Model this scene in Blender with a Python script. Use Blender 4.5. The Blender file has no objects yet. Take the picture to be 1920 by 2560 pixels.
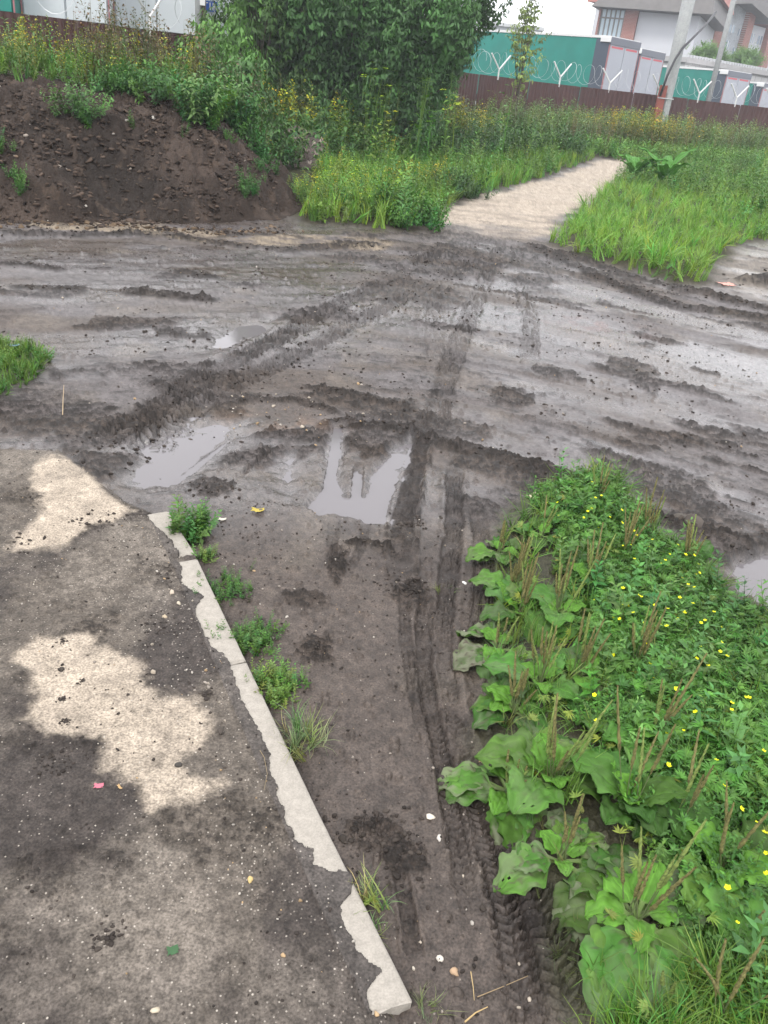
import bpy, math, random
import numpy as np

# ------------------------------------------------------------------ camera, sky, sun, exposure
scene = bpy.context.scene
COL = scene.collection
EYE = 1.6
FPX = 2050.0                       # focal length in pixels of the 1920x2560 photograph
PITCH = math.radians(27.8)
ROLL = math.radians(6.2)
Fv = np.array([0, math.cos(PITCH), -math.sin(PITCH)])
_r0 = np.array([1.0, 0, 0]); _u0 = np.array([0, math.sin(PITCH), math.cos(PITCH)])
Rv = math.cos(ROLL) * _r0 + math.sin(ROLL) * _u0
Uv = math.cos(ROLL) * _u0 - math.sin(ROLL) * _r0
from mathutils import Matrix, Vector
cam_data = bpy.data.cameras.new('camera')
cam = bpy.data.objects.new('camera', cam_data)
COL.objects.link(cam)
m3 = Matrix(((Rv[0], Uv[0], -Fv[0]), (Rv[1], Uv[1], -Fv[1]), (Rv[2], Uv[2], -Fv[2])))
cam.matrix_world = Matrix.Translation((0, 0, EYE)) @ m3.to_4x4()
cam_data.sensor_fit = 'HORIZONTAL'
cam_data.sensor_width = 36.0
cam_data.lens = 36.0 * FPX / 1920.0
cam_data.clip_start = 0.02
cam_data.clip_end = 2000.0
scene.camera = cam

SUN_EL, SUN_AZ = math.radians(52), math.radians(200)
world = bpy.data.worlds.new("World"); scene.world = world
world.use_nodes = True
wn = world.node_tree; wn.nodes.clear()
w_out = wn.nodes.new('ShaderNodeOutputWorld')
w_bg = wn.nodes.new('ShaderNodeBackground'); w_bg.inputs['Strength'].default_value = 0.145
w_sky = wn.nodes.new('ShaderNodeTexSky'); w_sky.sky_type = 'NISHITA'; w_sky.sun_disc = False
w_sky.sun_elevation = SUN_EL; w_sky.sun_rotation = SUN_AZ
w_tc = wn.nodes.new('ShaderNodeTexCoord')
w_no = wn.nodes.new('ShaderNodeTexNoise'); w_no.inputs['Scale'].default_value = 2.6
w_no.inputs['Detail'].default_value = 5
w_rp = wn.nodes.new('ShaderNodeMapRange')
w_rp.inputs['From Min'].default_value = 0.3; w_rp.inputs['From Max'].default_value = 0.62
w_rp.inputs['To Min'].default_value = 0.72; w_rp.inputs['To Max'].default_value = 0.97
w_mx = wn.nodes.new('ShaderNodeMix'); w_mx.data_type = 'RGBA'
w_mx.inputs['B'].default_value = (12.6, 12.6, 12.9, 1)
wn.links.new(w_tc.outputs['Generated'], w_no.inputs['Vector'])
wn.links.new(w_no.outputs['Fac'], w_rp.inputs['Value'])
wn.links.new(w_rp.outputs['Result'], w_mx.inputs['Factor'])
wn.links.new(w_sky.outputs['Color'], w_mx.inputs['A'])
wn.links.new(w_mx.outputs['Result'], w_bg.inputs['Color'])
wn.links.new(w_bg.outputs['Background'], w_out.inputs['Surface'])

sun_data = bpy.data.lights.new('sun', 'SUN')
sun_data.energy = 1.5; sun_data.angle = math.radians(14); sun_data.color = (1.0, 0.95, 0.88)
sun = bpy.data.objects.new('sun', sun_data); COL.objects.link(sun)
sd = Vector((math.sin(SUN_AZ) * math.cos(SUN_EL), math.cos(SUN_AZ) * math.cos(SUN_EL), math.sin(SUN_EL)))
sun.rotation_euler = (-sd).to_track_quat('-Z', 'Y').to_euler()

scene.view_settings.view_transform = 'Standard'
scene.view_settings.look = 'None'
scene.view_settings.exposure = 0.5
scene.view_settings.gamma = 1.0
scene.render.engine = 'CYCLES'
scene.cycles.max_bounces = 5
scene.cycles.transparent_max_bounces = 4
scene.cycles.caustics_reflective = False
scene.cycles.caustics_refractive = False

# ------------------------------------------------------------------ helpers
def ray(x, y):
    return Fv + Rv * (x - 960) / FPX - Uv * (y - 1280) / FPX
def G(x, y, z=0.0):                 # ground point seen at a photo pixel
    d = ray(x, y); t = (z - EYE) / d[2]
    return np.array([0, 0, EYE]) + d * t
def D(x, y, Y):                     # point at depth Y seen at a photo pixel
    d = ray(x, y)
    return np.array([0, 0, EYE]) + d * Y / d[1]
def GP(pts):
    return np.array([G(*p)[:2] for p in pts])

_rs = np.random.RandomState(7)
TAB = _rs.rand(8, 256, 256).astype(np.float32)
def vn(x, y, s=0):
    xf = np.floor(x); yf = np.floor(y)
    u = (x - xf); v = (y - yf)
    u = u * u * (3 - 2 * u); v = v * v * (3 - 2 * v)
    i = xf.astype(np.int64) + 37 * s; j = yf.astype(np.int64) + 91 * s
    t = TAB[s % 8]
    a = t[i & 255, j & 255]; b = t[(i + 1) & 255, j & 255]
    c = t[i & 255, (j + 1) & 255]; d = t[(i + 1) & 255, (j + 1) & 255]
    return (a + (b - a) * u) * (1 - v) + (c + (d - c) * u) * v
def fbm(x, y, s=0, o=4, g=0.5):
    r = 0; a = 1.0; n = 0
    for k in range(o):
        r = r + a * vn(x * 2 ** k + 13.7 * k, y * 2 ** k + 5.1 * k, s + k); n += a; a *= g
    return r / n
def lumps(x, y, s=0, dens=0.5):     # separate rounded clods, 0..1
    xf = np.floor(x); yf = np.floor(y); best = np.zeros_like(x)
    for di in (-1, 0, 1):
        for dj in (-1, 0, 1):
            i = (xf + di).astype(np.int64); j = (yf + dj).astype(np.int64)
            a = TAB[(s) % 8][(i + 17 * s) & 255, j & 255]; b = TAB[(s + 1) % 8][i & 255, (j + 29 * s) & 255]
            c = TAB[(s + 2) % 8][i & 255, j & 255]; e = TAB[(s + 3) % 8][i & 255, j & 255]
            dx = x - (xf + di + a); dy = y - (yf + dj + b)
            th = e * 6.28; ct = np.cos(th); st = np.sin(th)
            ax = dx * ct + dy * st; ay = -dx * st + dy * ct
            r = 0.22 + 0.33 * c
            q = 1 - (ax / r) ** 2 - (ay / (r * (0.5 + 0.4 * a))) ** 2
            h = np.sqrt(np.clip(q, 0, None)) * r * 1.8
            best = np.maximum(best, np.where(b < dens, h, 0))
    return best
def ss(a, b, x):
    t = np.clip((x - a) / (b - a), 0, 1); return t * t * (3 - 2 * t)
def sdpoly(x, y, poly):             # signed distance, negative inside
    d = np.full(x.shape, 1e9); c = np.zeros(x.shape, bool); n = len(poly)
    for k in range(n):
        ax, ay = poly[k]; bx, by = poly[(k + 1) % n]
        ex, ey = bx - ax, by - ay
        t = np.clip(((x - ax) * ex + (y - ay) * ey) / (ex * ex + ey * ey + 1e-12), 0, 1)
        d = np.minimum(d, (x - ax - ex * t) ** 2 + (y - ay - ey * t) ** 2)
        cr = ((ay > y) != (by > y)) & (x < (bx - ax) * (y - ay) / ((by - ay) if by != ay else 1e-9) + ax)
        c ^= cr
    d = np.sqrt(d)
    return np.where(c, -d, d)
def polyline(x, y, pts):            # |d|, side, s, total
    bd = np.full(x.shape, 1e9); bs = np.zeros(x.shape); sg = np.zeros(x.shape); acc = 0.0
    for k in range(len(pts) - 1):
        ax, ay = pts[k]; bx, by = pts[k + 1]
        ex, ey = bx - ax, by - ay; L = math.hypot(ex, ey)
        t = np.clip(((x - ax) * ex + (y - ay) * ey) / (L * L), 0, 1)
        dx = x - ax - ex * t; dy = y - ay - ey * t
        d = np.hypot(dx, dy); m = d < bd
        bd = np.where(m, d, bd); bs = np.where(m, acc + t * L, bs)
        sg = np.where(m, np.sign(ex * dy - ey * dx), sg); acc += L
    return bd, sg, bs, acc

def new_mat(name):
    m = bpy.data.materials.new(name); m.use_nodes = True
    nt = m.node_tree; b = nt.nodes['Principled BSDF']
    return m, nt, b
def N(nt, t, **kw):
    n = nt.nodes.new(t)
    for k, v in kw.items():
        if k in n.inputs: n.inputs[k].default_value = v
        else: setattr(n, k, v)
    return n
def tag(o, label=None, cat=None, group=None, kind=None):
    if label: o['label'] = label
    if cat: o['category'] = cat
    if group: o['group'] = group
    if kind: o['kind'] = kind
    return o
def empty(name, loc=(0, 0, 0), rz=0.0):
    o = bpy.data.objects.new(name, None); COL.objects.link(o)
    o.location = loc; o.rotation_euler = (0, 0, rz); o.empty_display_size = 0.1
    return o
def mesh_np(name, co, quads=None, tris=None, mats=(), parent=None, smooth=True, attrs=None, mi=None):
    """link one mesh object made from numpy arrays"""
    me = bpy.data.meshes.new(name)
    co = np.asarray(co, np.float32)
    nq = 0 if quads is None else len(quads); nt_ = 0 if tris is None else len(tris)
    me.vertices.add(len(co)); me.vertices.foreach_set('co', co.ravel())
    loops = []; starts = []; pos = 0
    if nq: loops.append(np.asarray(quads).ravel()); starts.append(np.arange(nq) * 4); pos = nq * 4
    if nt_: loops.append(np.asarray(tris).ravel()); starts.append(pos + np.arange(nt_) * 3)
    if nq + nt_:
        lp = np.concatenate(loops).astype(np.int32); st = np.concatenate(starts).astype(np.int32)
        me.loops.add(len(lp)); me.loops.foreach_set('vertex_index', lp)
        me.polygons.add(len(st)); me.polygons.foreach_set('loop_start', st)
        me.polygons.foreach_set('use_smooth', np.full(len(st), smooth, bool))
        if mi is not None: me.polygons.foreach_set('material_index', np.asarray(mi, np.int32))
    for m in mats: me.materials.append(m)
    me.update(calc_edges=True)
    for k, v in (attrs or {}).items():
        v = np.asarray(v, np.float32)
        if v.ndim == 2:
            if v.shape[1] == 3: v = np.hstack([v, np.ones((len(v), 1), np.float32)])
            a = me.attributes.new(k, 'FLOAT_COLOR', 'POINT'); a.data.foreach_set('color', v.astype(np.float32).ravel())
        else:
            a = me.attributes.new(k, 'FLOAT', 'POINT'); a.data.foreach_set('value', v)
    o = bpy.data.objects.new(name, me); COL.objects.link(o)
    if parent: o.parent = parent
    return o

# ------------------------------------------------------------------ ground layout (photo outlines laid on the ground)
KR = GP([(425, 1276), (486, 1380), (616, 1652), (801, 2038), (1028, 2492)])   # kerb, right edge
KW = 0.090
PAVE = np.vstack([GP([(425, 1276), (486, 1380), (616, 1652), (801, 2038), (1028, 2492)]) + [-KW * 0.5, -0.02],
                  [[0.55, -0.2], [0.55, -4], [-6, -4], [-3.2, 3.0]], GP([(-100, 1110), (150, 1120), (300, 1240)])])
ISLE = GP([(1290, 1235), (1360, 1215), (1480, 1190), (1560, 1215), (1680, 1350), (1790, 1400), (1860, 1500), (1930, 1530),
           (2300, 1600), (2600, 2900), (1600, 2900), (1440, 2540), (1370, 2400), (1340, 2250), (1330, 2130), (1240, 1990), (1200, 1900),
           (1230, 1750), (1200, 1600), (1230, 1450), (1215, 1350)])
PATH = GP([(960, 600), (1080, 540), (1150, 500), (1340, 450), (1490, 406), (1600, 404), (1560, 450), (1420, 530),
           (1370, 580), (1340, 620), (1200, 640)])
VERGE_R = np.vstack([GP([(1375, 600), (1450, 520), (1575, 420), (1640, 395)]), [[10, 40], [60, 60], [60, 12], [9, 11.0]],
                     GP([(1960, 585), (1880, 605), (1800, 650), (1790, 700), (1680, 700), (1500, 648)])])
VERGE_L = np.vstack([GP([(720, 545), (980, 570), (1060, 545), (1150, 495), (1340, 445), (1480, 402), (1640, 395)]),
                     [[10, 40], [-40, 45], [-40, 20], [-12, 15], [-5, 14.5], [-2.3, 12.5]]])
GRASS_L = GP([(-300, 860), (0, 850), (90, 868), (125, 890), (70, 945), (0, 985), (-300, 1060)])
MOUND = np.array([[-14, 3.5], [-8, 5.8], [-5.5, 7.5], [-4.12, 8.35], [-3.1, 8.85], [-2.2, 9.6], [-1.62, 10.3], [-1.45, 11.0], [-1.75, 12.3],
                  [-2.6, 14], [-5, 15.5], [-14, 15]])
DRY = [GP([(30, 1640), (90, 1590), (190, 1600), (280, 1610), (330, 1660), (350, 1720), (430, 1730), (490, 1750),
           (495, 1850), (480, 1930), (540, 1950), (500, 1985), (380, 2020), (335, 1990), (270, 1940), (240, 1850), (180, 1830), (120, 1830), (70, 1790), (100, 1740)]),
       GP([(70, 1165), (130, 1135), (180, 1140), (240, 1190), (290, 1250), (325, 1275), (280, 1295), (220, 1320),
           (150, 1370), (60, 1370), (30, 1350), (100, 1300), (110, 1230)])]
DRY2 = [GP([(140, 1400), (200, 1350), (290, 1300), (330, 1340), (300, 1450), (160, 1500)]),
        GP([(10, 2440), (60, 2400), (110, 2420), (110, 2500), (30, 2520)]),
        GP([(560, 2440), (700, 2380), (860, 2420), (900, 2560), (560, 2560)]),
        GP([(200, 2330), (330, 2230), (540, 2240), (600, 2330), (560, 2450), (430, 2560), (220, 2560)])]
BARE_R = GP([(1800, 660), (1830, 625), (1960, 590), (2100, 600), (2100, 720), (1900, 740), (1790, 700)])
SAND = GP([(-300, 510), (0, 535), (200, 540), (350, 543), (480, 560), (600, 592), (700, 578), (930, 585), (1000, 600), (940, 615), (700, 605),
           (560, 606), (420, 585), (250, 572), (0, 560), (-300, 560)])

def gx(p, w, dep, tread=0.0, edge=0.5, dark=0.6, churn=0.3, wet=0.1):
    return dict(p=GP(p), w=w, dep=dep, tread=tread, edge=edge, dark=dark, churn=churn, wet=wet)
TRACKS = [
    gx([(1065, 1020), (1045, 1130), (1010, 1280), (1005, 1400), (985, 1490)], 0.10, .014, 0, .7, 1.0, 1.0),
    gx([(1135, 1130), (1140, 1280), (1130, 1400), (1110, 1530), (1115, 1650), (1140, 1780), (1180, 1950), (1235, 2130), (1290, 2330), (1340, 2620)], .085, .016, .007, .55, .7, .25),
    gx([(1080, 1420), (1060, 1530), (1065, 1650), (1085, 1760), (1120, 1920), (1150, 2100), (1200, 2330)], .06, .014, .004, .5, .6, .35),
    gx([(1190, 1230), (1205, 1320), (1212, 1400), (1205, 1500), (1180, 1620)], .08, .009, .006, .5, .4, .2),
    gx([(1010, 1420), (1015, 1560), (1035, 1700), (1090, 1900)], .045, .006, .003, .4, .5, .4),
    gx([(1255, 2020), (1310, 2180), (1370, 2330), (1440, 2560)], .10, .014, .009, .6, .9, .55),
    gx([(1000, 2130), (1030, 2300), (1050, 2400)], .04, .01, 0, .5, .6, .5),
    gx([(1110, 615), (1010, 670), (860, 745), (720, 820), (560, 905), (420, 985), (300, 1060), (230, 1110)], .20, .016, .014, .8, .55, .55),
    gx([(1200, 640), (1080, 700), (930, 775), (790, 850), (650, 920), (520, 985), (400, 1060), (330, 1130)], .18, .012, .012, .6, .35, .35),
    gx([(1255, 590), (1225, 660), (1175, 780), (1135, 880), (1110, 960), (1085, 1080)], .17, .010, .012, .5, .4, .25),
    gx([(1290, 600), (1300, 700), (1330, 800), (1325, 900)], .16, .007, .010, .4, .25, .2),
    gx([(1120, 700), (1080, 760), (1090, 900)], .16, .006, .010, .4, .25, .2),
    gx([(848, 1040), (835, 1130), (815, 1230)], .045, .026, 0, .3, .1, .1),
    gx([(900, 1130), (890, 1260)], .05, .014, 0, .3, .1, .1),
    gx([(590, 1070), (520, 1120), (430, 1190)], .035, .02, 0, .3, .2, .1),
    gx([(700, 1090), (640, 1140), (590, 1180)], .03, .016, 0, .3, .2, .1),
    gx([(345, 1170), (420, 1100), (500, 1030)], .06, .006, .004, .3, .3, .1),
    gx([(840, 1260), (830, 1380), (850, 1440)], .05, .006, .002, .3, .5, .3),
    gx([(925, 1270), (905, 1350), (860, 1430)], .04, .006, .002, .3, .5, .3),
]
def rg(p, w, h, dark=0.8, side=0):
    return dict(p=GP(p), w=w, h=h, dark=dark)
RIDGES = [
    rg([(745, 948), (900, 982), (1000, 1004), (1072, 1014)], .07, .05),
    rg([(640, 985), (740, 990), (800, 1003), (870, 1030)], .055, .03, .7),
    rg([(815, 1030), (900, 1050), (1000, 1060), (1100, 1100), (1250, 1125), (1400, 1170), (1550, 1230), (1700, 1290), (1960, 1370)], .10, .05, 1.0),
    rg([(1250, 1145), (1400, 1200), (1600, 1270), (1800, 1330), (1960, 1410)], .07, .025, .8),
    rg([(0, 706), (140, 712), (240, 715)], .10, .035, .9), rg([(295, 716), (330, 722), (480, 735), (560, 745)], .14, .06, 1.0),
    rg([(-50, 652), (60, 655), (190, 668)], .13, .04, .8), rg([(430, 668), (480, 678), (560, 688)], .12, .035, .8),
    rg([(380, 820), (440, 825), (530, 820)], .18, .04, .9),
    rg([(-200, 562), (0, 572), (150, 580), (330, 575), (560, 600), (700, 618), (960, 600)], .18, .06, .9),
    rg([(1320, 600), (1450, 660), (1560, 710), (1700, 760), (1960, 790)], .22, .055, .9),
    rg([(1400, 620), (1560, 680), (1750, 720), (1900, 760), (1990, 770)], .22, .06, .9),
    rg([(1650, 710), (1760, 722), (1900, 765)], .2, .04, .9),
    rg([(1850, 700), (1920, 690), (2000, 680)], .3, .12, 1.0),
    rg([(850, 1345), (920, 1340), (1000, 1360)], .03, .012, .8),
    rg([(850, 1080), (900, 1105), (940, 1120)], .05, .02, .7),
]
# churned lumps: px centre, px radius x, y
BLOBS = [(530, 1205, 65, 28, 1), (245, 1300, 55, 35, .9), (90, 1235, 60, 30, .8), (560, 1015, 70, 25, .6), (950, 1110, 60, 30, .8),
         (1400, 922, 60, 20, 1), (1590, 905, 60, 22, .8), (1765, 910, 35, 18, .9), (1610, 940, 40, 25, .7), (1280, 980, 60, 25, .7),
         (460, 815, 90, 22, .9), (340, 722, 40, 14, .9), (845, 1390, 30, 50, .8), (760, 1480, 60, 28, .6), (790, 1600, 50, 40, .9), (920, 2060, 90, 45, .9),
         (1010, 2130, 60, 50, .9), (230, 1570, 70, 50, .6), (150, 1420, 60, 40, .5), (100, 1820, 120, 90, .45),
         (300, 1060, 200, 60, .7), (150, 1020, 160, 70, .55), (480, 940, 130, 45, .6), (1030, 720, 130, 40, .6), (1160, 640, 120, 40, .8),
         (1210, 560, 100, 25, .6), (1330, 640, 100, 30, .7), (1150, 580, 80, 22, .6), (1040, 1470, 60, 50, .8), (270, 2330, 40, 26, .6), (518, 1735, 18, 16, .9),
         (155, 1675, 20, 14, .8), (200, 1700, 20, 12, .8), (480, 2000, 70, 40, .4), (1160, 1060, 90, 30, .6), (60, 2140, 60, 90, .3)]
PUDDLES = [  # outline in the photo, water depth below the ground level there, floor depth
    dict(p=[(300, 1180), (340, 1090), (430, 1030), (560, 1020), (620, 1040), (560, 1100), (450, 1210), (330, 1210)], d=.020, f=.003, e=.10),
    dict(p=[(765, 1245), (805, 1190), (825, 1050), (868, 1042), (858, 1180), (872, 1215), (882, 1150), (908, 1150), (908, 1212), (930, 1150), (985, 1100),
            (1038, 1068), (1028, 1140), (990, 1230), (978, 1295), (900, 1280), (850, 1266), (800, 1270)], d=.020, f=.010, e=.035),
    dict(p=[(1840, 1380), (1900, 1350), (2100, 1370), (2300, 1450), (2200, 1560), (1930, 1490), (1850, 1440)], d=.03, f=.02, e=.06),
    dict(p=[(520, 830), (580, 800), (690, 780), (650, 825), (580, 850), (530, 848)], d=.018, f=.010, e=.15),
    dict(p=[(700, 1130), (740, 1110), (760, 1170), (720, 1240), (690, 1180)], d=.02, f=.006, e=.08),
    dict(p=[(1620, 870), (1740, 850), (1960, 900), (2060, 960), (1900, 960), (1700, 900)], d=.014, f=0, e=.2, film=1),
    dict(p=[(420, 800), (520, 795), (560, 815), (470, 830)], d=.016, f=0, e=.12, film=1),
]
for q in PUDDLES: q['w'] = GP(q['p'])

KS = np.concatenate([[0], np.cumsum(np.hypot(*np.diff(KR, axis=0).T))])
def kerb_uv(x, y):                  # u: metres left of the right edge, s: along
    d, sg, s, L = polyline(x, y, KR)
    return -d * sg, s, L
def mound_h(x, y):
    d = -sdpoly(x, y, MOUND) + (fbm(x * .9, y * .9, 3, 3) - .5) * .5
    h = 1.36 * (1 - np.exp(-np.clip(d, 0, None) * 1.05)) * ss(0, .25, d)
    h = h * (1.0 + .14 * (fbm(x * .6 + 3, y * .6, 2, 2) - .5) + .10 * ss(-4, -2.2, x))
    h = h - .34 * np.exp(-(((x + 3.35) / .75) ** 2 + ((y - 9.35) / .33) ** 2))      # scooped hollow at the foot
    h = h - .2 * np.exp(-(((x + 2.55) / .5) ** 2 + ((y - 9.9) / .3) ** 2))
    return np.clip(h, -1, None)
def base_h(x, y):
    """ground level without fine relief"""
    x = np.asarray(x, float); y = np.asarray(y, float)
    z = -.035 + 0 * x
    z = z + .02 * (fbm(x * .7, y * .7, 1, 2) - .5)
    z = z + .045 * ss(.05, -.12, sdpoly(x, y, ISLE))
    z = z + .07 * ss(.1, -.5, sdpoly(x, y, VERGE_R)) + .09 * ss(.1, -.5, sdpoly(x, y, VERGE_L))
    z = z + .03 * ss(.1, -.2, sdpoly(x, y, GRASS_L))
    z = z + .35 * ss(22, 38, y)
    pv = ss(.03, -.03, sdpoly(x, y, PAVE))
    z = z * (1 - pv) + (-.004) * pv
    return z
# ------------------------------------------------------------------ the ground sheet: relief, colour, wetness
GRID = {}
def surf(x, y, key='z'):              # height of the finished ground sheet
    x = np.atleast_1d(np.asarray(x, float)); y = np.atleast_1d(np.asarray(y, float)); rr = np.hypot(x, y); tt = np.arctan2(x, y)
    i = np.clip(np.searchsorted(GRID['r'], rr) - 1, 0, len(GRID['r']) - 2); j = np.clip(np.searchsorted(GRID['th'], tt) - 1, 0, len(GRID['th']) - 2)
    Z = GRID[key]; return (Z[i, j] + Z[i + 1, j] + Z[i, j + 1] + Z[i + 1, j + 1]) / 4
def build_ground():
    th1 = np.linspace(-math.radians(41), math.radians(41), 1080)
    step = np.radians(np.array([42, 43.5, 45.5, 48, 52, 57, 64, 72, 82, 95, 110, 130, 155, 180.0]))
    th = np.concatenate([-step[::-1], th1, step])
    ph = [math.radians(83)]
    while ph[-1] > math.radians(2.45): ph.append(ph[-1] - math.radians(.075))
    r = EYE / np.tan(np.array(ph)); r = np.concatenate([r, [42, 48, 58, 75, 110, 180, 300]])
    R_, T_ = np.meshgrid(r, th, indexing='ij')
    x = (R_ * np.sin(T_)).ravel(); y = (R_ * np.cos(T_)).ravel()
    nr, ntn = R_.shape; n = x.size
    rr = np.hypot(x, y)
    far = ss(3, 12, rr)                                     # coarser relief farther off
    z = base_h(x, y)
    pv = ss(.02, -.02, sdpoly(x, y, PAVE) + .03 * (fbm(x * 6, y * 6, 2, 3) - .5))
    isl = ss(.06, -.05, sdpoly(x, y, ISLE) + .12 * (fbm(x * 5, y * 5, 4, 3) - .5))
    farv = ss(30, 34, y)
    vg = np.maximum(ss(.15, -.25, sdpoly(x, y, VERGE_R) + .4 * (fbm(x * 2, y * 2, 4, 3) - .5)),
                    ss(.15, -.25, sdpoly(x, y, VERGE_L) + .4 * (fbm(x * 2, y * 2, 5, 3) - .5)))
    vg = np.maximum(vg, farv)
    gl = ss(.1, -.1, sdpoly(x, y, GRASS_L))
    pth = ss(.15, -.15, sdpoly(x, y, PATH) + .5 * (fbm(x * 1.3, y * 2.5, 3, 4) - .5))
    pth = pth * ss(10.3, 12.0, y + 2.2 * (fbm(x * 2.2, y * 2.2, 5, 4) - .5))
    dr = np.zeros(n)
    for p in DRY: dr = np.maximum(dr, ss(.030, -.022, sdpoly(x, y, p) + .15 * (fbm(x * 9, y * 9, 6, 6, .62) - .5)))
    dr2 = np.zeros(n)
    for p in DRY2: dr2 = np.maximum(dr2, ss(.06, -.08, sdpoly(x, y, p) + .18 * (fbm(x * 7, y * 7, 1, 4) - .5)))
    sand = ss(.06, -.06, sdpoly(x, y, SAND) + .22 * (fbm(x * 3, y * 4, 2, 4) - .5))
    bare = ss(.2, -.2, sdpoly(x, y, BARE_R) + .3 * (fbm(x * 3, y * 3, 2, 3) - .5))
    # direction the road runs: streaks of scraped mud follow it
    yr = y + .55 * np.sqrt(x * x + 1.2)
    st1 = fbm(x * 1.1, yr * 7, 1, 4); st2 = fbm(x * 3.5, yr * 17, 5, 3)
    road = ss(3.2, 4.2, yr) * (1 - pv) * (1 - isl) * (1 - vg)
    broad = fbm(x * .9, y * .9, 0, 3)
    # churned mud
    ch = np.zeros(n)
    for (px, py, rx, ry, a) in BLOBS:
        c = G(px, py)[:2]; ex = np.hypot(*(G(px + rx, py)[:2] - c)); ey = np.hypot(*(G(px, py + ry)[:2] - G(px, py - ry)[:2])) / 2
        dx = (x - c[0]) / ex; dy = (y - c[1]) / ey
        k = (abs(dx) < 2) & (abs(dy) < 2)
        if k.any():
            s_ = 3 / max(ex, .05)
            q = np.hypot(dx[k], dy[k]) + 1.1 * (fbm(x[k] * s_ * .6, y[k] * s_ * .6, 3, 4) - .5)
            ch[k] = np.maximum(ch[k], a * ss(1.1, .65, q))
    depth = np.zeros(n); tdark = np.zeros(n); twet = np.zeros(n)
    for t in TRACKS:
        p = t['p']; w = t['w']; k = (x > p[:, 0].min() - 2 * w) & (x < p[:, 0].max() + 2 * w) & (y > p[:, 1].min() - 2 * w) & (y < p[:, 1].max() + 2 * w)
        d, sg, s, L = polyline(x[k], y[k], p)
        d = d + .25 * w * (fbm(x[k] * 1.2 / w, y[k] * 1.2 / w, 4, 3) - .5)
        ends = ss(0, .3 * min(1, L), s) * ss(L, L - .3 * min(1, L), s)
        brk = .45 + .55 * ss(.35, .5, fbm(s * 2.1 + 7 * w, s * 0, 2, 2))
        hw = w / 2
        ins = ss(hw * 1.05, hw * .8, d) * ends * brk
        lip = np.exp(-((d - hw * 1.25) / (hw * .28)) ** 2) * ends * t['edge']
        dz = -t['dep'] * ins + t['dep'] * .9 * lip * (.5 + vn(x[k] * 25, y[k] * 25, 3))
        if t['tread']:
            per = .024 if w < .15 else .05
            sgd = d * sg
            pt = np.sin(2 * math.pi * (s / per + abs(sgd) / per * .6)) * .5 + .5
            pt = ss(.3, .6, pt) * (np.abs(np.sin(sgd / hw * 4.4)) > .25)
            dz = dz + 2.6 * t['tread'] * pt * ins * (1.0 if w < .15 else .8) * ss(.25, .45, fbm(x[k] * 9, y[k] * 9, 1, 2))
        depth[k] += dz
        ch[k] = np.maximum(ch[k], t['churn'] * np.maximum(lip * .8, ins) * (.4 + 1.2 * vn(x[k] * 4 / w * .4, y[k] * 4 / w * .4, 2)))
        tdark[k] = np.maximum(tdark[k], t['dark'] * ins * (.5 + .7 * vn(x[k] * 14, y[k] * 14, 5)))
    rdark = np.zeros(n); rh = np.zeros(n)
    for t in RIDGES:
        p = t['p']; w = t['w']; k = (x > p[:, 0].min() - 2 * w) & (x < p[:, 0].max() + 2 * w) & (y > p[:, 1].min() - 2 * w) & (y < p[:, 1].max() + 2 * w)
        d, sg, s, L = polyline(x[k], y[k], p)
        ff = 1.5 / w
        d = d + w * .9 * (fbm(x[k] * ff * .5, y[k] * ff * .5, 4, 4) - .5)
        ends = ss(0, .2 * min(1, L), s) * ss(L, L - .2 * min(1, L), s)
        q = ss(w, w * .15, d) * ends
        q2 = q * (.30 + .45 * lumps(x[k] * 2.2 / w, y[k] * 2.2 / w, 2, .8) + .9 * np.clip(fbm(x[k] * 3 / w, y[k] * 3 / w, 6, 4) - .42, 0, 1) * 2) * .52
        rh[k] += t['h'] * q2
        rdark[k] = np.maximum(rdark[k], t['dark'] * ss(.1, .5, q))
        ch[k] = np.maximum(ch[k], .8 * q)
    # background churn that comes and goes
    nchurn = ss(.56, .72, fbm(x * 1.5, yr * 3.2, 3, 4)) * road * .8
    nchurn = np.maximum(nchurn, ss(.60, .75, st1) * road * .4)
    nchurn = np.maximum(nchurn, ss(.5, .68, fbm(x * 5, y * 5, 2, 4)) * pv * (1 - dr) * .55)
    left_mess = ss(.9, .2, np.hypot((x + 1.5) / 1.3, (y - 4.1) / .9))
    nchurn = np.maximum(nchurn, left_mess * ss(.44, .66, fbm(x * 4, y * 4, 6, 4)) * .9)
    junction = ss(1.2, .3, np.hypot((x - .9) / 1.2, (y - 9.2) / 2.2))
    nchurn = np.maximum(nchurn, junction * ss(.4, .6, fbm(x * 2.5, y * 2.5, 1, 4)) * .85)
    ch = np.maximum(ch, nchurn * (1 - vg)); ch = ch * (1 - .8 * dr) * (1 - .75 * dr2) * (1 - .88 * pth)
    # puddles flatten the floor
    pud = np.zeros(n); floor = np.zeros(n); 
    for q in PUDDLES:
        e = q['e']; s_ = sdpoly(x, y, q['w'])
        m = ss(e * .6, -e, s_ + e * 1.5 * (fbm(x * .8 / e, y * .8 / e, 2, 4) - .5))
        pud = np.maximum(pud, m); floor = floor + m * (q['d'] + q['f']) * (.3 if q.get('film') else 1)
    ch = ch * (1 - .92 * pud)
    # relief
    sc = 1 + 1.6 * far
    big = fbm(x * 3, y * 3, 0, 4) - .5
    fine = fbm(x * 28, y * 28, 3, 3) - .5
    ax = np.where(pv > .5, x, x * .62); ay = np.where(pv > .5, y, yr * 1.25)
    wx = x + .03 * fbm(x * 20, y * 20, 5, 2)
    cl1 = lumps(ax * 17, ay * 17, 0, .6); cl2 = lumps(ax * 44, ay * 44, 3, .65); cl3 = lumps(ax * 8 + 3, ay * 8, 5, .4)
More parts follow.
